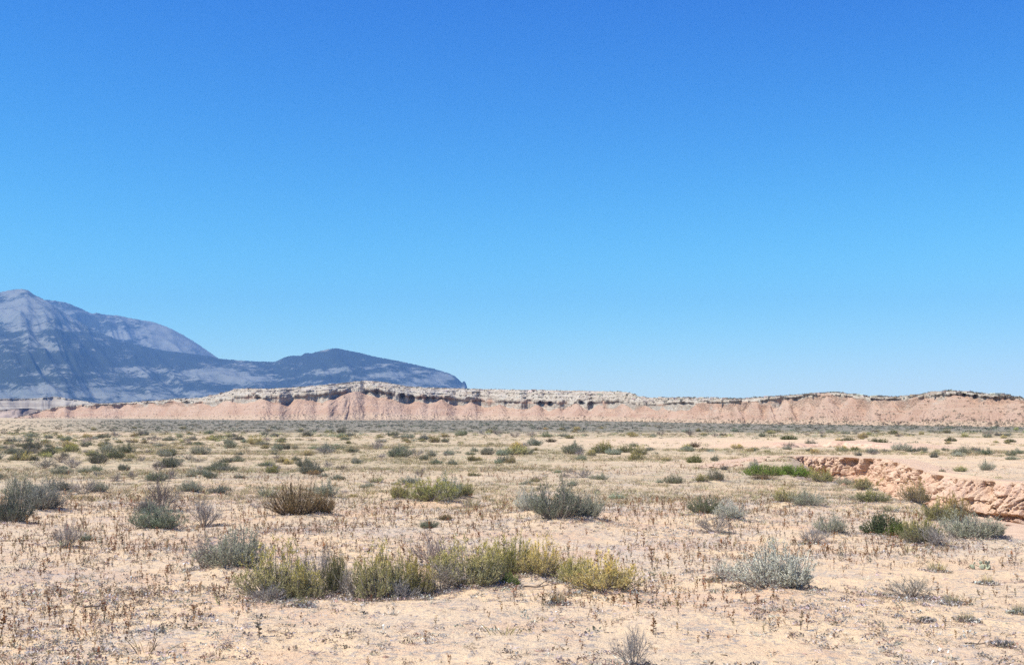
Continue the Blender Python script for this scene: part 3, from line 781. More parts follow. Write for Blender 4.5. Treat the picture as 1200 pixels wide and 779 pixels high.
    x = np.concatenate([x] + fx); y = np.concatenate([y] + fy)
    n = len(x); s = R_.uniform(.022, .065, n)
    scatter('twig_litter', LT, np.stack([x, y, T(x, y)], -1), s[:, None] * np.array([[1, 1, .8]]), vary([(.40, .36, .31), (.33, .28, .22), (.46, .42, .38), (.34, .245, .17)], n), 'grey broken twigs and stem litter lying on the sand', M_LEAF_MASS)

    # clods and pebbles
    PB = []
    for q in range(8):
        g = np.random.default_rng(600 + q)
        v = np.array([[1, 0, 0], [0, 1, 0], [-1, 0, 0], [0, -1, 0], [0, 0, .8], [0, 0, -.6]]) * g.uniform(.6, 1.2, (6, 1)) + g.normal(0, .15, (6, 3))
        f = np.array([[0, 1, 4], [1, 2, 4], [2, 3, 4], [3, 0, 4], [1, 0, 5], [2, 1, 5], [3, 2, 5], [0, 3, 5]])
        PB.append((v, f))
    x1, y1 = field(7000, 7.2, 16); x2, y2 = field(9000, 16, 40)
    x = np.concatenate([x1, x2]); y = np.concatenate([y1, y2]); n = len(x)
    s = np.clip(np.exp(R_.normal(math.log(.011), .5, n)), .004, .05)
    scatter('pebbles', PB, np.stack([x, y, T(x, y)], -1), s[:, None] * np.array([[1, 1, .7]]), vary([(.45, .31, .21), (.36, .25, .18), (.30, .26, .23), (.52, .40, .30)], n), 'small clods and pebbles lying on the sand', M_STONE_MASS)

# ------------------------------------------------------------------ red bank of the wash
def mat_bank(name='red_bank'):
    m, nt = new_mat(name); t = NT(nt); co = t.coords()
    a = t.noise(co, .7, 5, .65); b = t.noise(co, 5, 5, .7); c3 = t.noise(co, 28, 4, .7)
    c = t.mix(t.smooth(a, .38, .6), (.55, .36, .25), (.62, .45, .32))
    c = t.mix(t.math('MULTIPLY', t.smooth(b, .5, .64), .65), c, (.40, .22, .14))
    c = t.mix(t.math('MULTIPLY', t.smooth(c3, .55, .65), .4), c, (.62, .45, .33))
    f = t.attr('face').outputs['Fac']
    c = t.mix(f, (.57, .40, .27), c)
    t.bsdf(c, .96, t.math('ADD', b, t.math('MULTIPLY', c3, .5)), .12, .8); return m

def mat_stone():
    m, nt = new_mat('stone_bits'); t = NT(nt)
    c = t.attr('tint').outputs['Color']; n = t.noise(t.coords(), 40, 3)
    t.bsdf(t.mix(t.math('MULTIPLY', t.smooth(n, .45, .6), .4), c, (.25, .17, .12)), .95); return m
M_STONE_MASS = mat_stone()

def resample(P, step):
    seg = np.linalg.norm(np.diff(P, axis=0), axis=1); s = np.concatenate([[0], np.cumsum(seg)])
    q = np.arange(0, s[-1], step); 
    return np.stack([np.interp(q, s, P[:, 0]), np.interp(q, s, P[:, 1])], -1), q

def build_bank():
    P, s = resample(FAR, .5)
    for _ in range(14): P[1:-1] = (P[:-2] + 2 * P[1:-1] + P[2:]) / 4
    P, s = resample(P, .055)
    tg = np.gradient(P, axis=0); tg /= np.linalg.norm(tg, axis=1, keepdims=True)
    out = np.stack([tg[:, 1], -tg[:, 0]], -1)      # towards the channel (nearer side)
    nv = 84; v = np.linspace(0, 1, nv)
    n = len(P); rows = []; face = []
    U = s[None, :] ; VV = v[:, None]
    top = T(P[:, 0] - out[:, 0] * 1.1, P[:, 1] - out[:, 1] * 1.1, True, False)
    depth = 1.72 * sm((px_of(P[:, 0], P[:, 1]) - 890) / 55)
    scal = .55 * ridged(s / 4.2, s * 0 + .3, 101, 2) - .42 + .35 * perlin(s / 1.5, s * 0 + .7, 102)   # scalloped edge
    # cross section
    hz = np.where(VV < .12, 0, (VV - .12) / .88)
    prof = np.where(VV < .12, -1.5 + 1.5 * VV / .12, .10 + .35 * hz + 1.25 * np.maximum(hz - .62, 0) ** 1.2 * 1.8)
    rt = sm((px_of(P[:, 0], P[:, 1]) - 1080) / 22)[None]
    prof = np.where(VV < .12, prof, prof * (1 - rt) + rt * (.1 + 1.9 * hz - .45 * sm((hz - .62) / .06) + .9 * np.maximum(hz - .8, 0)))
    zdr = hz ** .95
    zz = hz * 1.4
    hollow = -.55 * (1 - .4 * rt) * sm(perlin(U / 1.15, zz / 1.1, 150) * 4 - .9)
    flute = hollow + (1.2 - .75 * rt) * .6 * (ridged(U / 1.7 + .25 * perlin(U / .8, zz / .9, 7), zz / 7. + U * 0, 103, 2) - .66)
    lay = zz / .17 + .9 * perlin(U / 3.5, U * 0, 140) + .25 * perlin(U / .7, zz / .3, 141)
    li = np.floor(lay); lh = _hash(li, li * 0 + 5, 9) / 4294967296.0 - .5
    strata = .26 * lh * np.clip(.6 + 1.1 * perlin(U / 1.1, li * 3.7, 142), 0, 1.5)
    rough = flute + strata + .20 * (ridged(U / .62, zz / .34, 104, 3) - .66) + .04 * perlin(U / .10, zz / .08, 105)
    block = .10 * np.sign(perlin(U / .8, zz / .35, 106)) * sm(np.abs(perlin(U / .8, zz / .35, 106)) * 7)
    ledge = .5 * np.exp(-((hz - .72) / .10) ** 2) * sm(perlin(U / 3, U * 0 + 2.5, 107) * 3 + .6)
    crack = -.30 * (1 - np.abs(perlin(U / .75 + .5 * perlin(U / .6, zz / .5, 131), zz / 2.2, 130))) ** 9 - .2 * (1 - np.abs(perlin(U / .4 + .4 * zz, zz / .5, 132))) ** 8
    rough = rough + crack + .09 * perlin(U / .07, zz / .06, 133)
    env = sm(hz / .10) * sm((1.0 - hz) / .15)
    gul = (.9 * sm(perlin(U / 2.3, hz * .4 + U * 0, 108) * 3.5 - .8)) * sm(hz / .2 + .2)        # rills cut back
    off = prof + scal[None] * sm(VV / .12) * .9 + env * (rough + block + ledge * (1 - .6 * sm((P[None, :, 0] - 17.5) / 1))) * .8 - gul * (1 - .6 * hz)
    X = P[None, :, 0] + out[None, :, 0] * off; Y = P[None, :, 1] + out[None, :, 1] * off
    Z = top[None] + .015 - (depth + .12)[None] * zdr + env * .10 * perlin(U / .3, zz / .3, 110) + .10 * sm(hz * 6) * perlin(U / 1.3, U * 0 + 7, 109)
    # behind the lip follow the plain
    b = (VV < .10) & (Z < 99)
    Z = np.where(b, T(X, Y, True, False) + .012 * np.clip(VV / .05, -1, 1) - .02 * (VV < .01), Z)
    V = np.stack([X, Y, Z], -1).reshape(-1, 3)
    F = grid_faces(nv, n)
    fc = (sm((hz - .01) / .05) * sm((1.05 - hz) / .2) * np.clip(.75 + perlin(U / 2.5, zz, 111), 0, 1) * np.ones_like(U)).ravel()
    me = mesh_from('eroded_bank', V, F, False, {'face': fc}, None, [mat_bank()])
    o = link('eroded_bank', me); o['kind'] = 'structure'; o['label'] = 'broken red earth bank on the far side of the dry wash'
    # small far bank on the sand strip
    A = np.array([hit(px, py, base)[:2] for px, py in ((905, 525), (925, 523.5), (960, 523), (990, 523.5), (1020, 524), (1050, 526))])
    P, s = resample(A, .12); tg = np.gradient(P, axis=0); tg /= np.linalg.norm(tg, axis=1, keepdims=True); out = np.stack([tg[:, 1], -tg[:, 0]], -1)
    n = len(P); v = np.linspace(0, 1, 24)[:, None]; U = s[None]; L = s[-1]
    hh = .55 * sm(s / 4) * sm((L - s) / 6) * np.clip(.7 + .8 * perlin(s / 3.5, s * 0, 120), .25, 1.2)
    rise = np.where(v < .3, sm(v / .3), 1.0); rise = np.where(v > .6, 1 - sm((v - .6) / .4), rise)
    off = 1.2 - 1.2 * np.minimum(v / .3, 1) - np.maximum(v - .3, 0) * 12 + sm(v / .1) * (v < .5) * (.45 * perlin(U / .8, v * 4 + 0 * U, 121) + .3 * perlin(U / 3, v + 0 * U, 122))
    X = P[None, :, 0] + out[None, :, 0] * off; Y = P[None, :, 1] + out[None, :, 1] * off
    Z = T(X, Y) - .05 + hh[None] * rise
    me = mesh_from('low_bank', np.stack([X, Y, Z], -1).reshape(-1, 3), grid_faces(24, n), False, {'face': (((v < .36) * np.ones_like(U)).ravel())}, None, [bpy.data.materials['red_bank']])
    o = link('low_bank', me); o['kind'] = 'structure'; o['label'] = 'low crumbling red bank on the distant sand strip'

def rock_mesh(seed):
    g = np.random.default_rng(seed)
    nu, nv = 14, 9; th = np.linspace(0, 2 * PI, nu, endpoint=False)[None]; ph = np.linspace(-PI / 2, PI / 2, nv)[:, None]
    x, y, z = np.cos(ph) * np.cos(th), np.cos(ph) * np.sin(th), np.sin(ph) + 0 * th
    p = np.stack([x, y, z], -1).reshape(-1, 3)
    for _ in range(9):
        d = nrm(g.normal(size=3)); c = g.uniform(.45, .8); k = p @ d; p = p - np.maximum(k - c, 0)[:, None] * d
    p *= 1 + .06 * g.normal(size=(len(p), 1)); p *= g.uniform(.7, 1.3, 3) * np.array([1, 1, .7])
    return mesh_from('rock', p, grid_faces(nv, nu, True), False, {'face': np.ones(len(p))}, None, [bpy.data.materials['red_bank']])

def rocks():
    ms = [rock_mesh(40 + i) for i in range(5)]
    spec = [(1188, 612, 12, 'flat red slab lying on the wash floor below the overhang', None), (1170, 603, 26, 'large pale rounded block leaning under the overhang', None), (1182, 616, 8, 'small red stone beside the flat slab on the wash floor', None)]
    for px, py, w, lab, g in spec:
        p = hit(px, py, T); sz = w / FPX * p[1] * .5
        o = link('boulder', ms[0 if w < 20 else 1], None, (p[0], p[1], float(T(p[0], p[1])) + sz * .25)); o.scale = (sz, sz * .8, sz * (.4 if w < 13 else .7)); o['label'] = lab; o['category'] = 'rock'
    P, s = resample(FAR, .2); n = 0
    tg = np.gradient(P, axis=0); tg /= np.linalg.norm(tg, axis=1, keepdims=True); out = np.stack([tg[:, 1], -tg[:, 0]], -1)
    for k in range(200):
        i = R_.integers(40, len(P) - 1); q = P[i] + out[i] * R_.uniform(.7, 2.4); sz = float(np.exp(R_.normal(math.log(.055), .55)))
        if not (880 < px_of(*q) < 1230): continue
        o = link('fallen_clod', ms[k % 5], None, (q[0], q[1], float(T(q[0], q[1])) + sz * .3)); o.scale = (sz, sz, sz * .8); o.rotation_euler = (R_.uniform(-.4, .4), R_.uniform(-.4, .4), R_.uniform(0, 6.28))
        o['label'] = 'red earth clod among many fallen along the foot of the wash bank'; o['category'] = 'clod'; o['group'] = 'clods fallen along the wash bank'

# ------------------------------------------------------------------ prickly pear, sticks
def cactus():
    m, nt = new_mat('cactus_skin'); t = NT(nt); co = t.coords()
    vo = t.n('ShaderNodeTexVoronoi'); vo.inputs['Scale'].default_value = 45; t.l(co, vo.inputs['Vector'])
    c = t.mix(t.smooth(vo.outputs['Distance'], .22, .10), (.34, .35, .235), (.55, .5, .38))
    t.bsdf(c, .6)
    p = hit(1150, 666, T)
    root = bpy.data.objects.new('prickly_pear', None); COL.objects.link(root); root.location = (p[0], p[1], float(T(p[0], p[1]))); root.scale = (.6, .6, .44)
    root['label'] = 'small prickly pear cactus with flat pale green pads on the right sand'; root['category'] = 'cactus'
    meshes, _ = gen_pad_cactus(3)
    for V, F in meshes: link('pad', mesh_from('pad', V, F, True, None, None, [m]), root)

def sticks():
    for (px, py, L, a, lab) in ((112, 713, .22, .25, 'short dark curved stick lying on clear sand at lower left'), (625, 690, .35, -.2, 'thick dark crooked stem lying under the yellowish shrub'), (1143, 757, .16, -.5, 'thin forked dark stick on the lower right sand'), (440, 705, .25, .4, 'dark curled stem on the sand under the tallest olive shrub')):
        p = hit(px, py, T); g = np.random.default_rng(int(px))
        k = 9; t_ = np.linspace(0, 1, k)
        S = np.stack([(t_ - .5) * L, .03 * L * np.sin(t_ * 5), .02 + .10 * L * t_ ** 2 + .02 * L * np.sin(7 * t_)], -1)[None]
        B = bez(S[:, 5], S[:, 6] + np.array([[0, .06 * L, .03]]), S[:, 5] + np.array([[.25 * L, .16 * L, .06]]), 4)
        r = .013 if L > .2 else .009
        V, F = cat(tubes(S, np.linspace(1, .5, k)[None] * r, g), tubes(B, np.linspace(.6, .3, 4)[None] * r, g))
        o = link('stick', mesh_from('stick', V, F, True, None, None, [M_BARK_DARK]), None, (p[0], p[1], float(T(p[0], p[1])) )); o.rotation_euler = (0, 0, a)
        o['label'] = lab; o['category'] = 'stick'

# ------------------------------------------------------------------ mesa
MESA_BASE = np.array([(-60, 490), (40, 490), (150, 490.3), (300, 492), (560, 492), (700, 493), (860, 496), (1000, 498), (1200, 500), (1300, 501)], float)
_yy = np.linspace(150, 2600, 6000); _pp = py_of(_yy, zb(_yy))
def mesa_dist(px):
    b = np.interp(px, MESA_BASE[:, 0], MESA_BASE[:, 1])
    return np.interp(-b, -_pp[::1], _yy)
MESA_SKY = np.array([(20, 489), (34, 486), (44, 482), (70, 476), (100, 474), (130, 472.5), (160, 471), (200, 468), (235, 466), (250, 463), (262, 460), (272, 457.5), (274, 456), (290, 455), (315, 455.5), (340, 454), (370, 452), (400, 449), (415, 447), (430, 446), (445, 447), (462, 450), (480, 453), (500, 454), (550, 455.5), (600, 456.5), (640, 457), (690, 458), (722, 458.5), (738, 460), (748, 464), (760, 466), (800, 465.5), (840, 466.5), (862, 467.5), (880, 466), (905, 465), (930, 463), (960, 461), (975, 460), (988, 461), (1000, 463), (1015, 465), (1040, 465.5), (1065, 464.5), (1085, 461.5), (1100, 459.5), (1118, 458.5), (1135, 460), (1152, 462), (1180, 464), (1193, 466), (1200, 468), (1240, 474), (1300, 480)], float)
MESA_HL = np.array([(30, .9), (120, .9), (200, .84), (240, .74), (270, .69), (305, .68), (370, .68), (405, .71), (440, .71), (470, .68), (530, .63), (600, .56), (650, .55), (700, .58), (740, .63), (790, .73), (860, .82), (900, .86), (940, .89), (1000, .91), (1045, .90), (1090, .88), (1150, .89), (1200, .90), (1300, .9)], float)
LEDGES = [(302, 12, .6), (383, 12, .7), (445, 15, 1), (476, 8, 1.4), (505, 28, 1), (560, 6, .7), (601, 10, .8), (640, 11, 1.3), (688, 12, 1.0), (720, 8, .7), (795, 14, 1.0), (838, 8, .5), (862, 5, .5), (900, 8, .7), (932, 10, .9), (1025, 8, .8), (1047, 7, .9), (1100, 8, .5), (1135, 20, 1.1), (1175, 18, .9), (120, 10, .6), (150, 8, .6), (175, 7, .6), (222, 6, 1.2)]

CONES = [(38, .9, 16), (52, 1, 20), (75, 1, 18), (98, 1, 20), (122, .95, 18), (150, 1, 18), (178, 1, 22), (205, .95, 20), (236, 1, 26), (266, 1.0, 30), (308, 1.0, 42), (352, .95, 38), (414, 1.12, 62), (452, .8, 26), (489, .85, 24), (516, 1.0, 30), (553, .95, 26), (585, .9, 22), (628, .95, 20), (655, .7, 14), (673, 1.05, 24), (703, .95, 22), (730, 1, 20), (757, 1, 20), (776, .9, 14), (815, .95, 18), (839, 1, 20), (862, .9, 16), (883, 1.03, 22), (902, .85, 14), (919, 1.03, 22), (944, .85, 18), (969, 1.05, 34), (997, 1.02, 28), (1024, .9, 20), (1043, .97, 24), (1085, 1.0, 38), (1120, 1.06, 62), (1155, .9, 30), (1190, 1.0, 44), (1240, 1, 40)]

def mat_mesa():
    m, nt = new_mat('mesa_rock'); t = NT(nt); co = t.coords()
    st = t.attr('strat').outputs['Fac']; hh = t.attr('hfrac').outputs['Fac']
    n1 = t.noise(co, .05, 5, .6); n2 = t.noise(co, .22, 5, .7); n3 = t.noise(co, .9, 4, .7)
    mp = t.n('ShaderNodeMapping'); t.l(co, mp.inputs['Vector']); mp.inputs['Scale'].default_value = (.02, .02, 1.3)
    lay = t.noise(mp.outputs[0], 1, 4, .6)
    red = t.mix(t.smooth(n1, .38, .62), (.395, .255, .178), (.455, .315, .23))
    red = t.mix(t.math('MULTIPLY', t.smooth(lay, .50, .60), .5), red, (.47, .35, .25))
    cap = t.mix(t.smooth(n2, .4, .6), (.47, .415, .335), (.37, .305, .235))
    cap = t.mix(t.math('MULTIPLY', t.smooth(lay, .50, .58), .5), cap, (.53, .49, .42))
    s2 = t.math('ADD', st, t.math('MULTIPLY', t.math('SUBTRACT', n1, .5), .22))
    c = t.mix(t.smooth(s2, -.05, .05), red, cap)
    apron = t.math('ADD', hh, t.math('MULTIPLY', t.math('SUBTRACT', n2, .5), .12))
    c = t.mix(t.math('MULTIPLY', t.smooth(apron, .20, .08), .75), c, (.48, .36, .25))
    c = t.mix(t.math('MULTIPLY', t.smooth(n3, .58, .66), .35), c, (.26, .19, .14))
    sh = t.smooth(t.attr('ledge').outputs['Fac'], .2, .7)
    c = t.mix(t.math('MULTIPLY', sh, .35), c, (.20, .135, .10))  # shade under the ledge painted into the rock colour, besides the real shadow
    t.bsdf(c, .97, t.math('ADD', n2, t.math('MULTIPLY', n3, .6)), 2.2, .9); return m

def escarpment(name, pxs, sky, dist, hl, ledges, mat, label, run_k=2.0, rib=.16, seed=200, cones=None):
    px = np.arange(*pxs); ysk = np.interp(px, sky[:, 0], sky[:, 1]); D = dist(px)
    D = D * (1 + .012 * perlin(px / 45., px * 0, seed) + .006 * perlin(px / 14., px * 0, seed + 1))
    base_z = zb(D)
    ysk = ysk + .35 * perlin(px / 5., px * 0, seed + 2) + .3 * perlin(px / 1.7, px * 0, seed + 3)
    # crest height for its own (set back) distance
    H = np.maximum((base_z * 0 + EYE + (YH - ysk) * (D * 1.06) / FPX) - base_z, .3)
    run = np.maximum(run_k * H, 4)
    Dc = D + run
    H = np.maximum(EYE + (YH - ysk) * Dc / FPX - base_z, .3)
    hlv = np.interp(px, hl[:, 0], hl[:, 1]) + .03 * perlin(px / 9., px * 0, seed + 4)
    lm = np.zeros(len(px))
    for c, w, a in ledges: lm = np.maximum(lm, a * sm(1.4 - np.abs(px - c + 3 * perlin(px / 4., px * 0, seed + 5)) / w))
    lm = lm * np.clip(.62 + 1.2 * perlin(px / 6., px * 0, seed + 6), .05, 1.5)
    # rows: (height key, setback key)
    rows = []
    na, nb = 46, 30
    U = np.cumsum(D / FPX * (px[1] - px[0]))
    htop = hlv
    if cones is None:
        for t in np.linspace(0, 1, na): rows.append((hlv * (t ** 1.35), .72 * (.62 * t ** .55 + .38 * t) * np.ones_like(px), 'tal', t))
    else:                                               # talus cones fanning out from under the ledge
        na = 84
        for t in np.linspace(0, 1, na):
            dm = .72 * run * t
            uw = U + 1.6 * perlin(U / 9., dm / 9., seed + 30) + .5 * perlin(U / 3., dm / 3., seed + 31)
            acc = (hlv * (np.interp(px, [0, 560, 640, 760, 860, 880, 1050, 1080], [.74, .70, .58, .60, .58, .54, .56, .68]) + .10 * perlin(U / 8., px * 0, seed + 37)) * t ** 1.35) ** 7; L = .72 * run
            for c, a, w in cones:
                uc = np.interp(c, px, U); wm = (1.0 if 830 < c < 1060 else 1.2) * w * np.interp(c, px, D) / FPX
                du = (uw - uc - .10 * (L - dm) * math.sin(c)) / wm
                dn = 1 - t
                rho = np.sqrt(du * du + dn * dn + .006)
                th_ = np.arctan2(du, dn + .02)
                rill = .10 * np.abs(perlin(th_ * 5.5 + c, rho * .8, seed + 32)) + .06 * np.abs(perlin(th_ * 14 + c, rho * 1.6, seed + 33))
                ch = hlv * a * np.clip(1.03 - rho * (1 + 1.1 * rill * sm(rho * 2.5)), 0, 1) ** 1.12
                acc = acc + ch ** 7
            h = np.minimum(acc ** (1 / 7.), hlv)
            h = h + (.012 * perlin(U / 2.2, dm / 2.2, seed + 34) + .006 * perlin(U / .9, dm / .9, seed + 35)) * sm(t * 4)
            h = h * sm(t * 9) if t < .12 else h
            rows.append((h, .72 * t * np.ones_like(px), 'cone', t)); htop = h
    th = .11 * np.ones_like(px)                        # ledge thickness as a share of H
    s0 = .72
    wall = np.maximum(hlv - htop, 0)
    for q in (.15, .4, .7):
        if cones is not None: rows.append((htop + wall * q + .002, s0 + (.03 + .05 * q) * np.clip(lm, .15, 1) + .02 * perlin(U / 2., q * 3 + 0 * U, seed + 36), 'wall', q))
    rows.append((hlv + .002, s0 + .10 * lm, 'rec', 1)); rows.append((hlv + .06 * np.clip(lm, .08, 1.3), s0 + .10 * lm, 'rec', 1)); rows.append((hlv + .065 * np.clip(lm, .08, 1.3), s0 - .012 * lm, 'lip', 1))
    h1 = np.minimum(hlv + th, .985); rows.append((np.maximum(h1, hlv + .075 * np.clip(lm, .08, 1.3)), s0 + 0 * px, 'lip', 1))
    for t in np.linspace(0, 1, nb)[1:]:
        h = h1 + (1 - h1) * (1 - (1 - t) ** 1.4); s = s0 + .28 * (t + .75 / (2 * PI * 3) * math.sin(2 * PI * 3 * t)) + 0 * px; rows.append((h, s, 'cap', t))
    for t in (.3, 1.2, 4):
        rows.append((1.0 + 0 * px - .01 * t, 1 + t + 0 * px, 'top', t))
    cell = np.floor(U / 4.5 + 1.2 * perlin(U / 9., px * 0, seed + 17)); blk = (_hash(cell, cell * 0, seed) / 4294967296.0 - .5)
    cell2 = np.floor(U / 2.1 + 1.2 * perlin(U / 5., px * 0, seed + 18)); blk2 = (_hash(cell2, cell2 * 0 + 3, seed) / 4294967296.0 - .5)
    X, Y, Z, ST, HF, LG = [], [], [], [], [], []
    dirx = (px - W0 / 2) / FPX
    for h, s, kind, t in rows:
        hz = h * H
        d = s * run
        if kind == 'tal':
            env = (math.sin(PI * min(t * .97 + .03, 1)) ** .8) * (.4 + .6 * t)
            sl = U + hz * 1.1 * perlin(U / 60., px * 0, seed + 7)
            k = np.interp(px, [0, 250, 330, 700, 860, 1010, 1100, 1200], [1.3, 1.0, .65, 1.3, 2.1, 2.2, 1.9, 1.8])
            wv = sl + 5 * perlin(sl / 20., t * .8 + 0 * U, seed + 14)
            r = np.abs(perlin(wv / 14., t * .35 + 0 * U, seed + 8)) * 1.5 - .45
            r2 = np.abs(perlin(wv / 6., t * .5 + 0 * U, seed + 9)) * 1.5 - .45
            r3 = np.abs(perlin(wv / 2.2, t * .8 + 0 * U, seed + 15)) - .3
            d = d - env * (7.0 * r + 2.0 * r2 + .45 * r3 + .8 * perlin(U / 3., t * 9 + 0 * U, seed + 20) + .5 * perlin(U / 1.3, t * 20 + 0 * U, seed + 21)) * k * np.clip(H / 14, .3, 1.2)
        elif kind in ('cap', 'lip'):
            d = d + run * (.05 * perlin(U / 9., t * 2 + 0 * U, seed + 11) + .018 * perlin(U / 3., t * 4 + 0 * U, seed + 12)) * (1 if kind == 'cap' else .5) + (1.3 * blk + .8 * blk2 * math.cos(t * 9)) * (1 - .6 * t if kind == 'cap' else 1) * np.clip(H / 20, .2, 1)
            hz = hz + H * .012 * perlin(U / 3., t * 6 + 0 * U, seed + 13) * (kind == 'cap') * (1 - t)
        dd = D + d
        X.append(dirx * dd); Y.append(dd); Z.append(base_z + hz - (0.6 if (kind in ('tal', 'cone') and t == 0) else 0))
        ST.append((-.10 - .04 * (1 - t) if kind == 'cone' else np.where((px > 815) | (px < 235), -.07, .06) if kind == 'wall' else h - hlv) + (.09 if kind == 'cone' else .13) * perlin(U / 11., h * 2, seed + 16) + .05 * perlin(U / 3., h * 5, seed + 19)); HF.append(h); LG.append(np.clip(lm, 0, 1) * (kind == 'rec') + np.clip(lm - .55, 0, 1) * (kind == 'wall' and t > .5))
    V = np.stack([np.array(X), np.array(Y), np.array(Z)], -1).reshape(-1, 3)
    F = grid_faces(len(rows), len(px))
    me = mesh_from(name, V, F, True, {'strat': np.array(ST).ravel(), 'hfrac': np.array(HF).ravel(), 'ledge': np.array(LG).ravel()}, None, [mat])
    o = link(name, me); o['kind'] = 'structure'; o['label'] = label
    return np.array(X), np.array(Y), np.array(Z), len(px)

def build_mesa():
    mm = mat_mesa()
    X, Y, Z, n = escarpment('mesa', (18, 1290, .55), MESA_SKY, mesa_dist, MESA_HL, LEDGES, mm, 'long red mesa with a pale grey rocky cap', cones=CONES)
    # dark specks of scrub and rock on its slopes and rim
    idx_r = np.concatenate([R_.integers(0, 30, 2800), R_.integers(30, 80, 600), R_.integers(92, X.shape[0] - 2, 3000)]); idx_c = R_.integers(0, n, len(idx_r))
    pts = np.stack([X[idx_r, idx_c], Y[idx_r, idx_c], Z[idx_r, idx_c]], -1)
    s = np.clip(np.exp(R_.normal(math.log(.38), .4, len(pts))), .15, 1.0)
    scatter('mesa_scrub', [gen_low(950 + i, 22, .6) for i in range(5)], pts, s, vary([(.15, .14, .10), (.20, .17, .12), (.25, .19, .14)], len(pts)), 'dark scrub dotting the slopes and rim of the mesa', M_LEAF_MASS)
    # boulders on the cap
    NR = 1000
    idx_r = R_.integers(91, X.shape[0] - 2, NR); idx_c = R_.integers(0, n, NR)
    PB = []
    for q in range(5):
        g = np.random.default_rng(650 + q)
        v = np.array([[1, 1, -.5], [-1, 1, -.5], [-1, -1, -.5], [1, -1, -.5], [1, 1, .6], [-1, 1, .6], [-1, -1, .6], [1, -1, .6]]) * g.uniform(.7, 1.1, (8, 1))
        PB.append((v, np.array([[0, 1, 5, 4], [1, 2, 6, 5], [2, 3, 7, 6], [3, 0, 4, 7], [4, 5, 6, 7]])[:, ::-1]))
    pts = np.stack([X[idx_r, idx_c], Y[idx_r, idx_c], Z[idx_r, idx_c]], -1)
    s = np.clip(np.exp(R_.normal(math.log(.45), .6, NR)), .15, 1.8)
    scatter('cap_rubble', PB, pts, np.stack([s * 1.3, s, s * .8], -1), vary([(.46, .40, .33), (.36, .29, .23), (.52, .47, .40)], NR), 'pale rock rubble strewn over the mesa cap', M_STONE_MASS)
    # grey badland hills at the far left
    m, nt = new_mat('grey_badland'); t = NT(nt); co = t.coords(); n1 = t.noise(co, .012, 5, .65); n2 = t.noise(co, .08, 4, .7)
    mp = t.n('ShaderNodeMapping'); t.l(co, mp.inputs['Vector']); mp.inputs['Scale'].default_value = (.004, .004, .35); ly = t.noise(mp.outputs[0], 1, 4, .6)
    c = t.mix(t.smooth(ly, .42, .58), (.30, .265, .215), (.22, .185, .15)); c = t.mix(t.math('MULTIPLY', t.smooth(n1, .5, .62), .6), c, (.36, .325, .27)); c = t.mix(t.math('MULTIPLY', t.smooth(n2, .56, .64), .5), c, (.22, .19, .16))
    t.bsdf(c, .97)
    sky = np.array([(-80, 469), (-20, 467.5), (0, 467), (30, 467), (46, 466.5), (62, 465), (72, 465.5), (84, 467.5), (100, 470), (125, 474), (160, 479), (190, 484)], float)
    one = np.array([(-100, .9), (300, .9)], float)
    escarpment('badland_hills', (-90, 185, .8), sky, lambda p: 0 * p + 2300., one, [(10, 20, .4)], m, 'pale grey badland hills beyond the left end of the mesa', 6, .10, 260)
    m2, nt = new_mat('dark_badland'); t = NT(nt); co = t.coords(); n1 = t.noise(co, .05, 5, .65)
    t.bsdf(t.mix(t.smooth(n1, .4, .6), (.20, .16, .14), (.36, .28, .23)), .97)
    sky = np.array([(-80, 480), (0, 480.5), (15, 479), (35, 478), (50, 480), (62, 484), (70, 489)], float)
    escarpment('low_ridge', (-90, 66, .6), sky, lambda p: 0 * p + 1500., one, [(0, 40, .9), (38, 12, .8)], m2, 'low dark ridge at the far left foot of the grey hills', 3, .10, 280)

# ------------------------------------------------------------------ mountains
def mat_mountain():
    m, nt = new_mat('mountain_slope'); t = NT(nt); co = t.coords()
    cov = t.attr('cover').outputs['Fac']
    a = t.noise(co, .004, 6, .7); b = t.noise(co, .02, 5, .8)
    f = t.math('ADD', cov, t.math('ADD', t.math('MULTIPLY', t.math('SUBTRACT', a, .5), 1.0), t.math('MULTIPLY', t.math('SUBTRACT', b, .5), 1.2)))
    scree = t.mix(t.smooth(a, .4, .6), (.15, .162, .145), (.21, .213, .18))
    c = t.mix(t.smooth(f, .36, .62), (.024, .032, .026), scree)
    t.bsdf(c, .97, b, 30, .5); return m

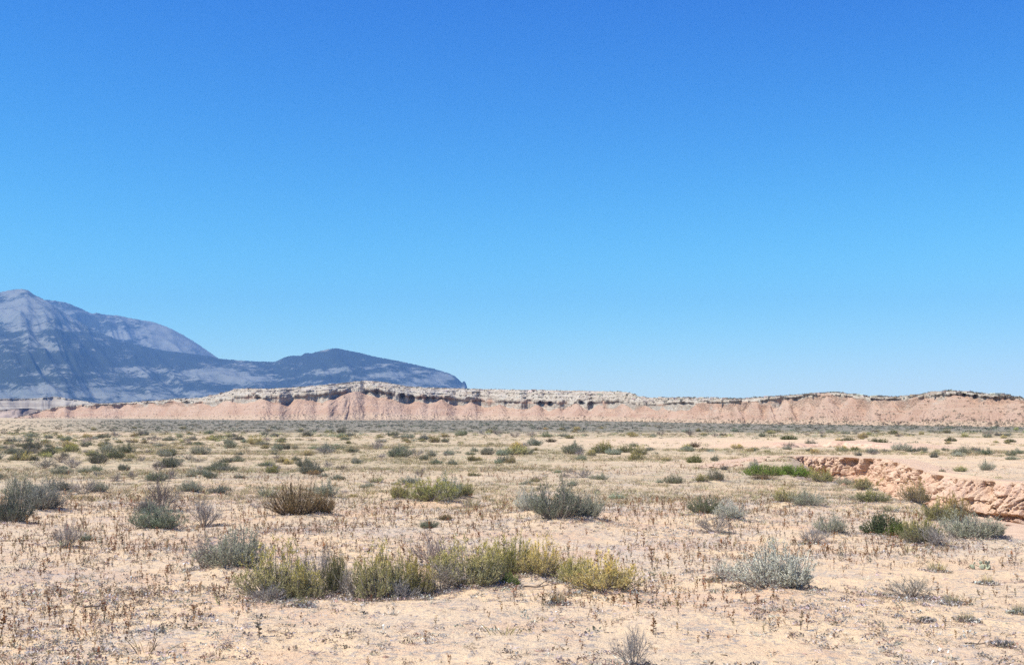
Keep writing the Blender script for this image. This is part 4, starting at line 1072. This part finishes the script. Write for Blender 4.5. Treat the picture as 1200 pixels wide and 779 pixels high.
def build_mountains():
    mm = mat_mountain()
    BACK = np.array([(-160, 380), (0, 362), (40, 353), (52, 350.8), (75, 354), (95, 362), (106, 367.5), (112, 366.3), (118, 368), (140, 370), (150, 372.5), (178, 377), (195, 383), (215, 393), (232, 403.5), (250, 416), (262, 424), (290, 444), (320, 462), (350, 480)], float)
    FRONT = np.array([(-190, 372), (-120, 356), (-60, 349), (-25, 344), (0, 341.5), (10, 339.5), (22, 338), (30, 339.5), (36, 344), (50, 351), (64, 360), (80, 370), (110, 387), (140, 399), (165, 405), (190, 410.5), (220, 414), (246, 417.5), (256, 420), (270, 421.5), (300, 423.5), (322, 424), (328, 421), (335, 418), (344, 416.5), (352, 417), (358, 413.5), (365, 414), (376, 411), (388, 408.3), (396, 408.2), (404, 410), (420, 413), (440, 418), (470, 423.5), (490, 428), (510, 432.5), (525, 437), (533, 440.5), (539, 445.5), (541.5, 449), (543.5, 446.2), (545.5, 447), (548, 455), (551, 470), (556, 484)], float)
    for name, prof, D, W, seed, label, pxr in (('far_mountain', BACK, 13500., 3600., 300, 'grey scree mountain ridge behind the forested one', (-160, 345, 1.0)),
                                          ('mountain', FRONT, 11200., 4600., 320, 'blue hazy mountain with dark forest and pale rock slopes', (-190, 556, .8))):
        px = np.arange(*pxr); y = np.interp(px, prof[:, 0], prof[:, 1]); jag = .5 * perlin(px / 6., px * 0, seed) + .45 * perlin(px / 2.0, px * 0, seed + 1)
        crest = EYE + (YH - y) * D / FPX; crest = np.convolve(np.pad(crest, 4, 'edge'), np.ones(5) / 5, 'same')[4:-4]; jag = jag * D / FPX
        dirx = (px - W0 / 2) / FPX
        ts = np.concatenate([[-.1, -.05, -.02], np.linspace(0, 1, 150) ** 1.15])
        Uw = dirx * D
        X, Y, Z, C = [], [], [], []
        for t in ts:
            if t < 0:
                d = D - t * W; z = crest * (1 + t * 1.2) - 5
            else:
                d = D - t * W * np.clip(crest / 900, .25, 1.0) ** .6
                z = crest * (1 - t) ** 1.25
                wx = Uw + 160 * perlin(Uw / 900., t * 2 + 0 * Uw, seed + 4) - t * 700
                e = (t ** .6) * (1 - t) ** .8
                z = z + crest * e * (1.05 * (ridged(wx / 1100., t * .8 + 0 * Uw, seed + 5, 3) - .70) + .26 * (ridged(wx / 330., t * 2.2 + 0 * Uw, seed + 6, 3) - .7) + .05 * perlin(wx / 90., t * 9 + 0 * Uw, seed + 7))
                z = z + jag * max(0, 1 - t * 14)
                z = np.minimum(z, EYE + (YH - y) * d / FPX - .5 * t + jag * max(0, 1 - t * 14))     # the crest stays the skyline
                z = np.maximum(z, -4 - 8 * (t > .98))
            yy = YH - (z - EYE) / d * FPX
            X.append(dirx * d); Y.append(d + 0 * px); Z.append(z)
            nz = fbm(Uw / 380. + 3 + yy / 30., (yy) / 9., seed + 9, 5, .62)
            nz = nz + .35 * (ridged((Uw - t * 700) / 420., t * 3. + 0 * Uw, seed + 12, 3) - .7)
            if name == 'mountain':
                c = .335 + .62 * nz
                c += .40 * np.exp(-((px - 35) / 55) ** 2 - ((yy - 365) / 24) ** 2)         # bare peak
                c += .34 * np.exp(-((px - 235) / 55) ** 2 - ((yy - 437) / 7) ** 2) + .3 * np.exp(-((px - 285) / 40) ** 2 - ((yy - 445) / 6) ** 2)
                c += .22 * np.exp(-((px - 60) / 90) ** 2 - ((yy - 455) / 9) ** 2)
                c += .40 * np.exp(-((px - 500) / 38) ** 2 - ((yy - 444) / 9) ** 2)
                c += .26 * np.exp(-((yy - 464) / 7) ** 2)
                c += .18 * np.exp(-((px - 395) / 30) ** 2 - ((yy - 435) / 6) ** 2)
                c -= .28 * np.exp(-((px - 390) / 70) ** 2 - ((yy - 420) / 8) ** 2) + .25 * np.exp(-((px - 150) / 90) ** 2 - ((yy - 420) / 10) ** 2)
            else:
                c = .50 + .45 * nz + .35 * sm((px - 150) / 60) - .25 * np.exp(-((px - 100) / 30) ** 2 - ((yy - 378) / 9) ** 2)
            C.append(c)
        V = np.stack([np.array(X), np.array(Y), np.array(Z)], -1).reshape(-1, 3)
        me = mesh_from(name, V, grid_faces(len(ts), len(px)), True, {'cover': np.array(C).ravel()}, None, [mm])
        me.flip_normals()
        o = link(name, me); o['kind'] = 'structure'; o['label'] = label

# ------------------------------------------------------------------ air, light, camera
def haze():
    x, y0, y1, z0, z1 = 14500., -14500., 14500., -14.0, 1370.
    v = np.array([[a, b, c] for c in (z0, z1) for a, b in ((-x, y0), (x, y0), (x, y1), (-x, y1))])
    f = np.array([[3, 2, 1, 0], [4, 5, 6, 7], [0, 1, 5, 4], [1, 2, 6, 5], [2, 3, 7, 6], [3, 0, 4, 7]])
    m, nt = new_mat('air'); t = NT(nt)
    p = t.n('ShaderNodeVolumePrincipled'); p.inputs['Color'].default_value = (.23, .495, .97, 1); p.inputs['Density'].default_value = 5.5e-5; p.inputs['Anisotropy'].default_value = 0.0
    o = t.n('ShaderNodeOutputMaterial'); t.l(p.outputs[0], o.inputs['Volume'])
    ob = link('haze', mesh_from('haze', v, f, False, None, None, [m])); ob['kind'] = 'stuff'; ob['label'] = 'thin blue desert air that fades the mountains'

SKY_GRADE = ((.95, .865, 2.55), (1.15, .795, 2.1), (2.16, 1.70, 1.03))
EL, AZ = 55.0, -108.0     # sun: to the left and a little behind the viewer
def light():
    w = bpy.data.worlds.new('World'); scene.world = w; w.use_nodes = True; nt = w.node_tree
    bg = nt.nodes['Background']; sk = nt.nodes.new('ShaderNodeTexSky'); sk.sky_type = 'NISHITA'; sk.sun_disc = False
    sk.sun_elevation = math.radians(EL); sk.sun_rotation = math.radians(AZ); sk.altitude = 1500; sk.air_density = 1.0; sk.dust_density = 0.25; sk.ozone_density = 3.0
    # deep dry-air azure: the sky's own red and green fall off faster towards the zenith than the model's
    t = NT(nt); sp = t.n('ShaderNodeSeparateColor'); cb = t.n('ShaderNodeCombineColor'); t.l(sk.outputs[0], sp.inputs[0])
    for i, (top, knee, pw) in enumerate(SKY_GRADE):        # soft shoulder: top * (1 - exp(-(x / knee) ** pw))
        x = t.math('POWER', t.math('MULTIPLY', sp.outputs[i], .161 / knee), pw)
        x = t.math('SUBTRACT', 1.0, t.math('EXPONENT', t.math('MULTIPLY', x, -1.0)))
        t.l(t.math('MULTIPLY', x, top / .161), cb.inputs[i])
    nt.links.new(cb.outputs[0], bg.inputs[0]); bg.inputs[1].default_value = 0.11
    L = bpy.data.lights.new('sun', 'SUN'); L.energy = 4.7; L.angle = math.radians(.5); L.color = (1, .955, .87)
    o = bpy.data.objects.new('sun', L); COL.objects.link(o)
    a, e = math.radians(AZ), math.radians(EL)
    s = Vector((math.sin(a) * math.cos(e), math.cos(a) * math.cos(e), math.sin(e)))
    o.rotation_euler = s.to_track_quat('Z', 'Y').to_euler(); o.location = (0, 0, 50)

def camera():
    c = bpy.data.cameras.new('camera'); o = bpy.data.objects.new('camera', c); COL.objects.link(o)
    c.sensor_width = 36; c.sensor_fit = 'HORIZONTAL'; c.lens = 36 * FPX / W0; c.clip_start = .1; c.clip_end = 60000
    o.location = (0, 0, EYE); o.rotation_euler = (PI / 2 + PITCH, 0, 0); scene.camera = o

place_hand()
build_ground()
build_bank()
plants()
rocks()
cactus()
sticks()
build_mesa()
build_mountains()
haze()
light()
camera()
vs = scene.view_settings
vs.view_transform = 'Standard'; vs.look = 'None'; vs.gamma = 1; vs.use_curve_mapping = False; vs.exposure = 0.75
scene.cycles.use_denoising = False
scene.cycles.max_bounces = 5; scene.cycles.diffuse_bounces = 3; scene.cycles.volume_bounces = 0
